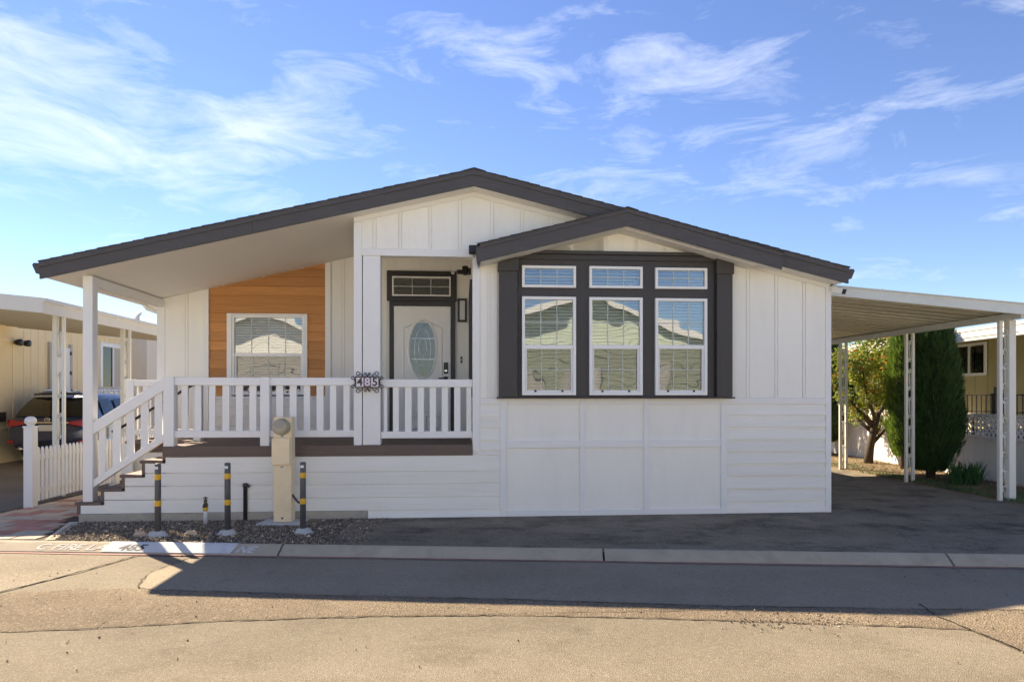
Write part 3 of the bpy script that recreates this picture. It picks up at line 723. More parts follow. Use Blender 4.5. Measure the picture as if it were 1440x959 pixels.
for i in range(4):
    y = VR + .18 + i * .21; MB().box(WL - .015, WL + .015, y, y + .085, 1.128, 1.757).build('baluster', 'rail_white', brail, bevel=.003)
h1 = P(170, 601, VR - .10); h2 = P(271, 541, VR - .10)
MB().tube([(h1[0] - .12, VR - .10, h1[1] - .06), (h1[0], VR - .10, h1[1]), (h2[0], VR - .10, h2[1]), (h2[0] + .1, VR - .10, h2[1] + .01)], .02, 8).build('handrail', 'black_metal', brail, True)
m = MB(); m.box(WL - .075, WL + .075, 1.0, 1.07, .0, .92); m.build('newel_panel', 'rail_white', brail)
# posts and beam carrying the porch roof
up0, up1 = U(116), U(130)
m = MB().box(up0, up1, .0, .135, .252, zs(-4.77) + .005); m.build('porch_post', 'rail_white', home, bevel=.006)
m = MB().box(U(510) + .003, U(535), -.012, .22, ZD, 3.466); m.build('entry_column', 'trim_white', home, bevel=.005)
m = MB().box(WL - .07, WL + .03, .135, VB + .1, zs(-4.8) - .115, zs(-4.8) + .006); m.build('eave_beam', 'trim_white', home, bevel=.004)
m = MB().box(WL - .075, WL + .05, VB - .022, VB + .10, .93, zs(-4.75) - .118); m.build('corner_trim', 'trim_white', home, bevel=.004)
ds_ = MB().tube([(-5.10, VB + .12, 3.12), (-5.02, VB + .13, 3.02), (-4.86, VB + .15, 2.96), (-4.84, VB + .16, 2.85), (-4.84, VB + .16, .3)], .035, 8); ds_.build('downspout', 'trim_white', home, True)
# orange boards and white boards of the porch wall
oa, ob = U(295, VB), U(458, VB)
for a, b, c in ((oa, U(320, VB), None), (U(433, VB), ob, None), (U(320, VB), U(433, VB), wz1 + .03)):
    MB().prism([(a, c or 1.612), (b, c or 1.612), (b, zs(b) - .006), (a, zs(a) - .006)], VB - .004, VB + .001).build('board_backing', 'orange_wood', porch_wall)
z = 1.612; dzb = .148
while z < zs(ob):
    zt_ = z + dzb; segs = [(oa, ob)] if z > wz1 + .03 else ([(oa, U(320, VB) - .002), (U(433, VB) + .002, ob)])
    for a, b in segs: lap(a + .001, b - .001, z, zt_ - .002, VB, 'orange_wood', porch_wall, zf=lambda u: zs(u) - .004)
    z = zt_
z = .97
while z < 1.55:
    lap(oa + .001, ob - .001, z, min(z + .158, 1.56), VB, 'lap_white', porch_wall); z += .16
trim('band_trim', oa, ob, 1.562, 1.608, VB - .03, VB + .002, 'trim_white', porch_wall)
for a, b in ((287, 295), (458, 466)):
    x, y = U(a, VB), U(b, VB); m = MB(); m.prism([(x, .97), (y - .002, .97), (y - .002, zs(y) - .01), (x, zs(x) - .01)], VB - .05, VB + .002); m.build('vertical_trim', 'trim_white', porch_wall, bevel=.003)
m = MB(); m.prism([(WL, zs(WL) - .045), (ob, zs(ob) - .045), (ob, zs(ob) + .011), (WL, zs(WL) + .011)], VB - .018, VB - .001)
# --- windows
def window(u0, u1, z0, z1, v, cols, rows_, meet=None, fr=.045, glassm='window_glass', blind=True, screen=True, label=None):
    """white vinyl window; meet = height of the meeting rail of a double-hung sash"""
    f = MB(); vf, vb = v - .03, v + .05
    f.box(u0, u0 + fr, vf, vb, z0, z1).box(u1 - fr, u1, vf, vb, z0, z1).box(u0 + fr, u1 - fr, vf, vb, z0, z0 + fr).box(u0 + fr, u1 - fr, vf, vb, z1 - fr, z1)
    w = f.build('window', 'vinyl', home, label=label)
    def glaze(a, b, c, d, vg, n, r, gm):
        MB().box(a, b, vg, vg + .006, c, d).build('pane', gm, w)
        for i in range(1, n):
            x = a + (b - a) * i / n; MB().box(x - .006, x + .006, vg - .004, vg + .010, c, d).build('muntin', 'muntin', w)
        for i in range(1, r):
            y = c + (d - c) * i / r; MB().box(a, b, vg - .003, vg + .009, y - .006, y + .006).build('muntin', 'muntin', w)
    a, b = u0 + fr, u1 - fr
    if meet is None: glaze(a, b, z0 + fr, z1 - fr, v + .005, cols, rows_, glassm)
    else:
        MB().box(a, b, v - .018, v + .045, meet - .028, meet + .028).build('meeting_rail', 'vinyl', w, bevel=.003)
        glaze(a, b, meet + .028, z1 - fr, v + .005, cols, rows_, glassm)
        glaze(a + .03, b - .03, z0 + fr + .03, meet - .028, v + .022, cols, rows_, 'screened_glass' if screen else glassm)
        s = MB(); s.box(a, a + .03, v - .004, v + .04, z0 + fr, meet - .028).box(b - .03, b, v - .004, v + .04, z0 + fr, meet - .028).box(a + .03, b - .03, v - .004, v + .04, z0 + fr, z0 + fr + .03)
        s.build('sash', 'silver' if False else 'grey_white', w)
        for q in (.22, .78):
            x = a + (b - a) * q; MB().box(x - .014, x + .014, v - .016, v - .003, z0 + fr + .004, z0 + fr + .03).build('sash_clip', 'black_metal', w, bevel=.003)
    if blind:
        bl = MB(); z = z0 + .03
        while z < z1 - .03:
            bl.prism([(v + .085, z), (v + .087, z - .002), (v + .118, z + .024), (v + .116, z + .026)], u0 + .01, u1 - .01, 'x'); z += .044
        bl.build('blind', 'blind', w)
    return w
VW = -.055
for i, (u0, u1, a0, a1, b0, b1) in enumerate(wins):
    window(u0 + .004, u1 - .004, a0 + .004, a1 - .004, VW, 3, 2, None, .034, label='small bay transom window with six panes')
    window(u0 + .004, u1 - .004, b0 + .004, b1 - .004, VW, 3, 2, Zp((733, 827, 919)[i] + 37, 488.5), .038, label='tall double-hung bay window with twelve panes')
wP = window(wa + .002, wb - .002, wz0 + .03, wz1 - .002, VB, 4, 2, Zp(380, 499, VB), .03, 'porch_glass', label='double-hung porch window set in orange boards')
for a, b, c, d, nm in ((U(320, VB), wa, 1.61, wz1 + .03, 'casing'), (wb, U(433, VB), 1.61, wz1 + .03, 'casing'), (wa + .001, wb - .001, wz1 + .001, wz1 + .029, 'casing')):
    MB().box(a, b, VB - .045, VB + .002, c, d).build(nm, 'trim_white', wP, bevel=.003)
# --- charcoal bay surround
bs = MB(); zb0, zb1 = 1.60, 3.558; pu0, pu1, pu2, pu3 = U(700), U(728), U(1003), U(1027)
prev = pu1
for u0, u1, a0, a1, b0, b1 in wins:
    bs.box(prev, u0, -.04, .002, zb0, zb1); bs.box(u0, u1, -.04, .002, zb0, b0); bs.box(u0, u1, -.04, .002, b1, a0); bs.box(u0, u1, -.04, .002, a1, zb1); prev = u1
bs.box(prev, pu2, -.04, .002, zb0, zb1)
bay = bs.build('bay_surround', 'bay_charcoal', home, label='charcoal wooden surround framing the bay windows')
def capital_zt(px): return Zp(px, 356)
for a, b in ((pu0, pu1), (pu2, pu3)):
    MB().box(a + .012, b - .012, -.112, .002, zb0, 3.30).build('pilaster', 'bay_charcoal', bay, bevel=.004)
    zc = min(3.565, ds(a) - .0, ds(b) - .0)
    m = MB(); m.prism([(a, 3.27), (b, 3.27), (b, min(3.56, ds(b) - .012)), (a, min(3.56, ds(a) - .012))] if a < 2 else [(a, 3.27), (b, 3.27), (b, min(3.56, ds(b) + .1)), (a, min(3.56, ds(a) + .1))], -.135, .002); m.build('pilaster_capital', 'bay_charcoal', bay, bevel=.004)
trim('cornice', pu1 + .001, pu2 - .001, 3.515, 3.562, -.095, -.038, 'bay_charcoal', bay); trim('cornice', pu1 + .001, pu2 - .001, 3.445, 3.513, -.065, -.038, 'bay_charcoal', bay)
trim('sill', pu0 - .02, pu3 + .02, 1.578, 1.5985, -.125, -.028, 'bay_charcoal', bay)
# --- front door
da, db = U(554, VB), U(634, VB); dz1 = Zp(594, 431, VB)
MB().box(da, db, VB - .03, VB + .002, ZD + .02, dz1).build('door_slab_back', 'door_white', home)
door = MB().box(da + .004, db - .004, VB - .05, VB - .028, ZD + .03, dz1 - .006).build('front_door', 'door_white', home, bevel=.003, label='white entry door with oval leaded glass')
dc = (da + db) / 2 + .005; oz = Zp(593, 491, VB); ow, oh = .205, .46
def oval(mb, w0, h0, w1, h1, v0, v1, cx=dc, cz=oz, n=40):
    vs = []
    for k in range(n):
        t = 2 * math.pi * k / n; cs, sn = math.cos(t), math.sin(t)
        vs += [(cx + w0 * cs, v1, cz + h0 * sn), (cx + (w0 + w1) / 2 * cs, v0, cz + (h0 + h1) / 2 * sn), (cx + w1 * cs, v1, cz + h1 * sn)]
    fs = []
    for k in range(n):
        q = (k + 1) % n; fs += [(3 * k, 3 * q, 3 * q + 1, 3 * k + 1), (3 * k + 1, 3 * q + 1, 3 * q + 2, 3 * k + 2)]
    return mb.add(vs, fs)
oval(MB(), ow, oh, ow + .045, oh + .045, VB - .075, VB - .049).build('oval_moulding', 'door_white', door, True)
m = MB(); n = 40; m.add([(dc + ow * math.cos(2 * math.pi * k / n), VB - .056, oz + oh * math.sin(2 * math.pi * k / n)) for k in range(n)], [tuple(range(n))]); m.build('oval_glass', 'lead_glass', door)
for (w, h, cz) in ((ow * .62, oh * .72, oz), (ow * .3, oh * .3, oz + .02)):
    oval(MB(), w, h, w + .008, h + .008, VB - .062, VB - .0555, dc, cz).build('lead_strip', 'silver', door, True)
for zz_ in (oz + .17, oz - .17): MB().box(dc - ow * .92, dc + ow * .92, VB - .061, VB - .0555, zz_ - .003, zz_ + .003).build('lead_strip', 'silver', door)
# raised panel mouldings
pa = [(dc - .31, 1.35), (dc - .31, 2.72)] + [(dc - .31 + .62 * i / 10, 2.72 + .10 * math.sin(math.pi * i / 10)) for i in range(1, 10)] + [(dc + .31, 2.72), (dc + .31, 1.35)]
MB().tube([(x, VB - .052, z) for x, z in pa], .012, 6, True).build('panel_moulding', 'door_white', door, True)
for x in (-.17, .17): MB().tube([(dc + x + a, VB - .052, zq) for a, zq in ((-.11, 1.08), (.11, 1.08), (.11, 1.28), (-.11, 1.28))], .010, 6, True).build('panel_moulding', 'door_white', door, True)
MB().box(db - .115, db - .045, VB - .085, VB - .049, 1.93 + .05, 2.11 + .05).build('keypad_lock', 'black_metal', door, bevel=.008)
MB().box(db - .10, db - .06, VB - .088, VB - .084, 2.01, 2.04).build('keypad_button', 'silver', door, bevel=.001)
MB().box(db - .115, db - .045, VB - .075, VB - .049, 1.86, 1.93).build('handle_rose', 'black_metal', door, bevel=.006)
MB().tube([(db - .08, VB - .10, 1.90), (db - .20, VB - .10, 1.90)], .011, 8).build('door_handle', 'black_metal', door, True)
fa, fb = U(548, VB), U(640, VB); tz0, tz1 = Zp(594, 424, VB), Zp(594, 382, VB); ta, tb = U(544.5, VB), U(642, VB)
for a, b, c, d in ((fa, da, ZD, tz0), (db, fb, ZD, tz0), (da, db, dz1, tz0)):
    MB().box(a, b, VB - .06, VB + .001, c, d).build('door_frame', 'door_black', home, bevel=.003)
qa, qb, qz0, qz1 = U(552, VB), U(634, VB), Zp(594, 417.5, VB), Zp(594, 390, VB)
tr = MB(); tr.box(ta, qa, VB - .065, VB + .001, tz0 + .001, tz1).box(qb, tb, VB - .065, VB + .001, tz0 + .001, tz1).box(qa, qb, VB - .065, VB + .001, tz0 + .001, qz0).box(qa, qb, VB - .065, VB + .001, qz1, tz1)
tr.build('transom_frame', 'door_black', home, bevel=.003)
MB().box(qa, qb, VB - .004, VB + .001, qz0, qz1).build('transom_backing', 'car_black', home)  # dark panel stands in for the unlit room behind the transom
window(qa + .002, qb - .002, qz0 + .002, qz1 - .002, VB - .055, 3, 2, None, .022, blind=False, label='wide six-pane transom window over the door')
MB().box(ta, tb - .0, VB - .02, VB + .5 - .5 + .001, ZD, ZD + .02).build('threshold', 'silver', home)
# side window of the bay room, seen edge on from the entry
m = MB(); v0, v1 = .45, 1.55
m.box(uj - .035, uj + .001, v0, v0 + .1, 1.6, 3.25).box(uj - .035, uj + .001, v1 - .1, v1, 1.6, 3.25).box(uj - .035, uj + .001, v0 + .1, v1 - .1, 3.12, 3.25).box(uj - .035, uj + .001, v0 + .1, v1 - .1, 1.6, 1.72)
sdw = m.build('side_window_trim', 'door_black', home); MB().box(uj - .012, uj - .002, v0 + .1, v1 - .1, 1.72, 3.12).build('pane', 'car_glass', sdw)

# ------------------------------------------------------------------ fittings on the home
def at_house(name, label, cat, u, v, z, group=None): return thing(name, label, cat, (u, v, z), 'house', group)
lu, lz_ = P(650, 437, VB); t = at_house('wall_lantern', 'black framed rectangular wall lantern beside the front door', 'lamp', lu, VB, lz_)
MB().box(lu - .075, lu + .075, VB - .02, VB, lz_ - .19, lz_ + .19).build('back_plate', 'black_metal', t, bevel=.003)
f = MB(); f.box(lu - .075, lu - .045, VB - .09, VB - .02, lz_ - .19, lz_ + .19).box(lu + .045, lu + .075, VB - .09, VB - .02, lz_ - .19, lz_ + .19).box(lu - .045, lu + .045, VB - .09, VB - .02, lz_ + .16, lz_ + .19).box(lu - .045, lu + .045, VB - .09, VB - .02, lz_ - .19, lz_ - .16); f.build('frame', 'black_metal', t, bevel=.003)
MB().box(lu - .044, lu + .044, VB - .075, VB - .021, lz_ - .159, lz_ + .159).build('lamp_glass', 'lamp_glass', t)
fu, fz = P(665, 354); t = at_house('solar_floodlight', 'small dark square solar floodlight under the gable trim', 'lamp', fu, -.03, fz)
MB().box(fu - .055, fu + .055, -.16, -.07, fz - .055, fz + .055).build('lamp_head', 'car_black', t, bevel=.008); MB().box(fu - .015, fu + .015, -.07, -.028, fz - .02, fz + .02).build('bracket', 'car_black', t)
MB().box(fu - .045, fu + .045, -.1625, -.159, fz - .045, fz + .045).build('solar_panel', 'car_black', t)
su, sz = P(657, 382, 1.6); t = at_house('security_light', 'black twin-head security light on the entry side wall', 'lamp', uj, 1.6, sz)
MB().box(uj - .04, uj - .0, 1.55, 1.65, sz - .05, sz + .05).build('base', 'black_metal', t, bevel=.005)
MB().lathe([(.02, -.07), (.045, -.06), (.05, .06), (.04, .07)], (uj - .09, 1.58, sz + .01), 12, 'z').build('lamp_head', 'black_metal', t, True)
MB().tube([(uj - .02, 1.6, sz), (uj - .12, 1.55, sz + .03), (uj - .15, 1.50, sz - .02)], .012, 6).build('arm', 'black_metal', t, True)
MB().lathe([(.02, -.05), (.035, -.04), (.035, .04), (.02, .05)], (uj - .17, 1.48, sz - .03), 12, 'x').build('lamp_head', 'black_metal', t, True)
cu, cz = P(637, 384.5, VB); t = at_house('dome_camera', 'small round white camera on the transom frame corner', 'camera', cu, VB - .06, cz)
MB().lathe([(.03, -.0645), (.03, -.08), (.022, -.095), (.008, -.1)], (cu, VB, cz), 14, 'y').build('housing', 'vinyl', t, True); MB().lathe([(.010, -.099), (.010, -.104)], (cu, VB, cz), 10, 'y').build('lens', 'car_black', t, True)
bu, bz = P(649, 506, VB); t = at_house('doorbell', 'small brass doorbell on the wall right of the door', 'doorbell', bu, VB, bz)
MB().box(bu - .018, bu + .018, VB - .015, VB, bz - .055, bz + .055).build('plate', 'brass_old', t, bevel=.004); MB().lathe([(.010, -.015), (.010, -.022), (.006, -.024)], (bu, VB, bz), 10, 'y').build('button', 'vinyl', t, True)
eu, ez = P(1172, 410); t = at_house('eave_camera', 'white box camera on the right corner under the eave', 'camera', WR, 0, ez)
MB().beam((WR + .03, -.04, ez + .03), (WR + .09, -.20, ez - .03), .085, .085).build('body', 'vinyl', t, bevel=.01); MB().tube([(WR - .03, -.02, ez + .05), (WR + .03, -.05, ez + .05)], .014, 8).build('bracket', 'vinyl', t, True)
MB().beam((WR + .0895, -.1990, ez - .0295), (WR + .0915, -.204, ez - .0315), .07, .07).build('lens_face', 'car_black', t)
MB().tube([(WR - .02, -.018, ez + .06), (WR + .03, -.12, ez + .13), (WR + .06, -.25, ez + .14)], .006, 5).build('cable', 'black_metal', t, True)
# house number plaque with scrolls
nu, nz_ = P(517.5, 537.5); vN = -.06
t = at_house('house_number_plaque', 'scrolled black iron plaque with the number 485 on porch column', 'number sign', nu, vN, nz_)
MB().box(nu - .15, nu + .15, vN - .004, vN + .006, nz_ - .068, nz_ + .068).build('tile_panel', 'sign_plum', t)
f = MB(); 
for a, b, c, d in ((-.158, .158, .064, .078), (-.158, .158, -.078, -.064), (-.158, -.146, -.064, .064), (.146, .158, -.064, .064)): f.box(nu + a, nu + b, vN - .014, vN + .008, nz_ + c, nz_ + d)
f.build('frame', 'black_metal', t)
for i, ch in enumerate('485'):
    o = None
    MB().box(nu - .145 + i * .0975, nu - .145 + i * .0975 + .0945, vN - .008, vN - .0042, nz_ - .062, nz_ + .062).build('tile', 'sign_plum' if i == 1 else 'sign_white', t, bevel=.001)
    me = text_mesh(ch, .15, .002, 'sign_white' if i == 1 else 'door_black', 0, 'digit'); o = link('digit', me, t)
    o.location = (-.097 + i * .0975, -.011, -.001); o.rotation_euler = (R(90), 0, 0)
def scroll(pts2, r=.0055):
    return MB().tube([(nu + x, vN - .002, nz_ + z) for x, z in pts2], r, 6)
def curl(x0, z0, x1, z1, sx, sz, rad=.032):
    pts = []
    for i in range(15):
        a = i / 14 * 1.55 * math.pi; rr = rad * (1 - i / 22); pts.append((x1 + sx * (math.sin(a) * rr), z1 + sz * (math.cos(a) * rr - rad * .0)))
    return [(x0, z0)] + pts
for sx in (-1, 1):
    for sz_ in (-1, 1):
        scroll(curl(sx * .055, sz_ * .078, sx * .118, sz_ * .108, sx, sz_)).build('scroll', 'black_metal', t, True)
        scroll(curl(0, sz_ * .078, sx * .022, sz_ * .108, sx, sz_, .018)).build('scroll', 'black_metal', t, True)
        scroll([(sx * (.158 + .02 * a), sz_ * (.0 + .075 * a)) for a in (0, .5, 1)] + [(sx * (.182 + .022 * math.sin(q * .5)), sz_ * (.055 + .02 * math.cos(q * .5))) for q in range(8)]).build('scroll', 'black_metal', t, True)

# ------------------------------------------------------------------ utility pedestal, bollards, pipes
X, Y = -2.905, 8.70
t = thing('meter_pedestal', 'tall cream metal electric meter pedestal on a concrete pad', 'meter pedestal', (X, Y, 0), 'local', rz=R(1))
MB().prism([(-.30, -.17), (.25, -.19), (.27, .16), (-.26, .17)], -.03, .022, 'z').build('concrete_pad', 'concrete_pale', t, bevel=.008)
MB().box(-.112, .112, -.07, .10, .022, .80).build('lower_cabinet', 'cream_metal', t, bevel=.006)
MB().box(-.112, .112, -.06, .10, .80, 1.345).build('upper_cabinet', 'cream_metal', t, bevel=.006)
MB().box(-.122, .105, -.115, -.062, .745, 1.085).build('breaker_cover', 'cream_metal', t, bevel=.006)
MB().lathe([(.105, -.061), (.105, -.085), (.098, -.10), (.098, -.16), (.085, -.175), (.0, -.178)], (-.005, 0, 1.225), 28, 'y').build('meter_dome', 'meter_glass', t, True)
MB().box(-.125, -.105, -.075, -.05, 1.19, 1.25).build('lock_tab', 'brass_old', t, bevel=.003)
for z in (1.105, .715): MB().box(-.045, .035, -.0735 if z < .8 else -.0635, -.069 if z < .8 else -.059, z - .014, z + .014).build('sticker', 'tape_white', t)
for z in (1.105, .715):
    me = text_mesh('485', .028, .0003, 'plate_ink', 0, 'sticker_digits'); o = link('sticker_digits', me, t); o.location = (-.003, -.0742 if z < .8 else -.0642, z); o.rotation_euler = (R(90), 0, 0)
MB().lathe([(.008, -.070), (.014, -.076), (.008, -.082)], (0, 0, .07), 8, 'y').build('latch', 'brass_old', t)
MB().tube([(.112, -.02, .36), (.15, -.03, .31), (.19, -.05, .27), (.23, -.06, .26)], .014, 8).build('cable', 'pipe_dark', t, True)
def bollard(X, Y, h, label, first=[None]):
    t = thing('bollard', label, 'bollard', (X, Y, 0), 'local', 'yellow-banded bollards guarding the meter')
    MB().lathe([(.034, -.02), (.034, h - .01), (.028, h)], (0, 0, 0), 16).build('pipe', 'bollard_grey', t, True)
    for z in (h - .155, h - .46): MB().lathe([(.0352, z - .032), (.0362, z - .03), (.0362, z + .03), (.0352, z + .032)], (0, 0, 0), 16).build('yellow_band', 'yellow_band', t, True)
    MB().box(-.02, .02, -.0375, -.034, h - .065, h - .035).build('white_tape', 'tape_white', t)
    rr = random.Random(int(X * 100)); prof_ = []
    m = MB(); n = 11; top = [(.5 + rr.random() * .3) * .12 for _ in range(n)]
    vs = [(a * 1.5 * math.cos(6.283 * k / n), a * 1.2 * math.sin(6.283 * k / n), -.01) for k, a in enumerate(top)] + [(a * .95 * math.cos(6.283 * k / n), a * .8 * math.sin(6.283 * k / n), .05) for k, a in enumerate(top)] + [(0, 0, .062)]
    m.add(vs, [(k, (k + 1) % n, n + (k + 1) % n, n + k) for k in range(n)] + [(n + k, n + (k + 1) % n, 2 * n) for k in range(n)]); m.build('concrete_footing', 'concrete_pale', t, True)
b1_, b2_, b3_ = G(222, 753), G(320, 751), G(426, 749)
bollard(b1_[0], b1_[1], .835, 'grey bollard with two yellow bands in front of the porch stair')
bollard(b2_[0], b2_[1], .835, 'grey yellow-banded bollard between white standpipe and dark capped pipe')
bollard(b3_[0], b3_[1], .835, 'grey yellow-banded bollard beside the cream meter pedestal cable')
X, Y = G(289, 736); t = thing('water_standpipe', 'short white plastic standpipe with an old brass valve', 'standpipe', (X, Y, 0), 'local')
MB().lathe([(.024, -.03), (.022, .16), (.02, .165)], (0, 0, 0), 14).build('pipe', 'pvc', t, True); MB().lathe([(.026, .16), (.030, .17), (.030, .20), (.024, .21)], (0, 0, 0), 12).build('yellow_collar', 'yellow_band', t, True)
MB().lathe([(.018, .20), (.030, .215), (.030, .25), (.018, .262), (.022, .28), (.022, .30), (.010, .31), (.010, .34)], (0, 0, 0), 12).build('valve', 'brass_old', t, True)
MB().box(-.03, .03, -.012, .012, .318, .330).build('valve_handle', 'brass_old', t, bevel=.003); MB().tube([(0, 0, .235), (0, -.05, .235), (0, -.065, .215)], .012, 8).build('spout', 'brass_old', t, True)
X, Y = G(345, 731); t = thing('capped_pipe', 'short dark grey pipe with a bent cap against the skirt', 'pipe', (X, Y, 0), 'local')
MB().lathe([(.026, -.03), (.026, .43), (.033, .43), (.033, .475), (.02, .482)], (0, 0, 0), 14).build('pipe', 'pipe_dark', t, True); MB().tube([(.0, 0, .45), (.045, -.01, .455), (.055, -.015, .43)], .014, 8).build('cap_hook', 'pipe_dark', t, True)
for px, py, s in ((197, 753, .09), (268, 751, .08)):
    X, Y = G(px, py); rr = random.Random(px); m = MB(); n = 9
    vs = []
    for k, (r_, z) in enumerate(((1, -.01), (.95, .02), (.6, .045))): vs += [(s * r_ * rr.uniform(.75, 1.1) * math.cos(6.283 * j / n), s * .6 * r_ * rr.uniform(.75, 1.1) * math.sin(6.283 * j / n), z) for j in range(n)]
    m.add(vs, [(k * n + j, k * n + (j + 1) % n, (k + 1) * n + (j + 1) % n, (k + 1) * n + j) for k in range(2) for j in range(n)] + [tuple(2 * n + j for j in range(n))])
    o = m.build('rock', 'paver_tan', None, False); o.location = (X, Y, 0); tag(o, 'flat tan rock lying in gravel beside ' + ('the stair bollard footing' if px < 200 else 'the white standpipe'), 'rock')

# ------------------------------------------------------------------ picket fence left of the path
fx0, fy0 = -7.03, 9.97
fe = Vector((-7.28, 11.61)) - Vector((-7.07, 9.97)); fang = math.atan2(fe.y, fe.x)
def picket_panel(label, a, b):
    L_ = (b - a).length; ang = math.atan2((b - a).y, (b - a).x)
    t = thing('picket_fence', label, 'fence', (a.x, a.y, 0), 'local', rz=ang)
    pm = MB().prism([(-.032, .06), (.032, .06), (.032, .80), (.024, .835), (.0, .862), (-.024, .835), (-.032, .80)], -.032, -.012).mesh('picket', 'rail_white', bevel=.002)
    n = int((L_ - .16) / .1)
    for i in range(n): o = link('picket', pm, t, loc=(.14 + i * (L_ - .24) / (n - 1), 0, 0))
    for z in (.17, .66): MB().box(.04, L_ - .05, -.012, .025, z, z + .085).build('rail', 'rail_white', t, bevel=.004)
    pp = MB(); pp.box(-.065, .065, -.065, .065, -.02, 1.15)
    post = pp.build('post', 'rail_white', t, bevel=.006)
    MB().box(-.072, .072, -.072, .072, 1.15, 1.175).build('cap', 'rail_white', post, bevel=.004)
    MB().lathe([(.05, 1.175), (.045, 1.19), (.07, 1.215), (.078, 1.25), (.068, 1.285), (.04, 1.31), (.0, 1.318)], (0, 0, 0), 18).build('ball_finial', 'rail_white', post, True)
    return t
f0 = Vector((-7.03, 9.97)); fd = Vector((-.0766, .997)); f1 = f0 + fd * 2.42; f2 = f1 + fd * 2.42
picket_panel('white picket fence panel starting at the post by the paver path', f0, f1)
picket_panel('white picket fence panel behind the porch stair', f1, f2)

# ------------------------------------------------------------------ carport on the right
def S_curve(w, h, n=16):      # S-shaped scroll between two tubes, centred, width w, height h
    pts = []
    r = w * .36
    for i in range(n): a = -1.1 * math.pi + i / (n - 1) * 1.6 * math.pi; rr = r * (.35 + .65 * i / (n - 1)); pts.append((-w * .05 + rr * math.cos(a), h / 2 - r + rr * math.sin(a)))
    pts = [(x, z) for x, z in pts]
    return pts + [(-x, -z) for x, z in reversed(pts)]
def scroll_post(root, x, y, z0, z1, gap, d=(1, 0), w=(.045, .045), mat='post_cream', scrolls=3, sh=.36, zf=.2):
    d = Vector((d[0], d[1])); off = (d * gap / 2)
    a = MB(); 
    MB().beam((x - off.x, y - off.y, z0), (x - off.x, y - off.y, z1), w[0], w[0]).build('post', mat, root, bevel=.003)
    MB().beam((x + off.x, y + off.y, z0), (x + off.x, y + off.y, z1), w[1], w[1]).build('post', mat, root, bevel=.003)
    g_ = gap - .045
    for i in range(scrolls):
        zc = z0 + (z1 - z0) * (zf + (1 - 2 * zf) * i / max(1, scrolls - 1))
        MB().tube([(x + d.x * q, y + d.y * q, zc + zz_) for q, zz_ in S_curve(g_ * 1.3, sh)], .010, 6).build('scroll', mat, root, True)
cp = thing('carport', 'long cream metal carport roof on scrollwork posts beside the home', 'carport', (7.8, .6, 0))
cu0, cu1, cv0, cv1 = WR + .004, 8.78, .42, 6.5
def cz_(u): return 3.10 - (u - WR) * .085           # underside falls away from the home
npan = 20; pw = (cv1 - cv0) / npan
prf = [(0, .01), (.014, .10), (.085, .10), (.10, .0), (pw - .014, .0), (pw - .004, .012)]
vs0 = [(q, z) for q, z in prf]
m = MB(); n = len(prf); vs = []
for u in (cu0, cu1):
    for q, z in prf: vs.append((u, q, cz_(u) + .06 + z))
for u in (cu0, cu1):
    for q, z in prf: vs.append((u, q, cz_(u) + .064 + z))
fs = [(j, j + 1, n + j + 1, n + j) for j in range(n - 1)] + [(2 * n + j, 3 * n + j, 3 * n + j + 1, 2 * n + j + 1) for j in range(n - 1)]
m.add(vs, fs); pmesh_ = m.mesh('roof_pan', 'carport_pan')
for i in range(npan):
    o = link('roof_pan', pmesh_, cp); o.location = (-7.8, -.6 + cv0 + i * pw, 0)
m = MB(); e = .0
m.prism([(cu0, cz_(cu0) - .005), (cu1 + .03, cz_(cu1) - .005), (cu1 + .03, cz_(cu1) + .15), (cu0, cz_(cu0) + .125)], cv0 - .05, cv0 - .02); m.build('front_fascia', 'carport_white', cp)
m = MB(); m.prism([(cu0, cz_(cu0) - .012), (cu1 + .03, cz_(cu1) - .012), (cu1 + .03, cz_(cu1) + .012), (cu0, cz_(cu0) + .012)], cv0 - .062, cv0 - .05); m.build('fascia_lip', 'carport_white', cp)
m = MB(); m.prism([(cu0, cz_(cu0) + .125), (cu1 + .03, cz_(cu1) + .151), (cu1 + .03, cz_(cu1) + .165), (cu0, cz_(cu0) + .14)], cv0 - .075, cv0 + .03); m.build('fascia_cap', 'carport_white', cp)
pu_ = 8.40
MB().box(pu_ - .06, pu_ + .06, cv0 - .02, cv1, cz_(pu_) - .05, cz_(pu_) + .045).build('edge_beam', 'carport_white', cp, bevel=.004)
def w2h(X, Y): return (c_ * X + s_ * Y, -s_ * X + c_ * Y - D0)
for b, gp, ww in ((.76, .165, (.055, .11)), (3.0, .13, (.05, .05)), (5.21, .135, (.05, .05))):
    a = pu_ - .01
    scroll_post(cp, a, b, .0, cz_(a) - .049, gp, (1, 0), ww, 'post_cream', 5, .40, .12)

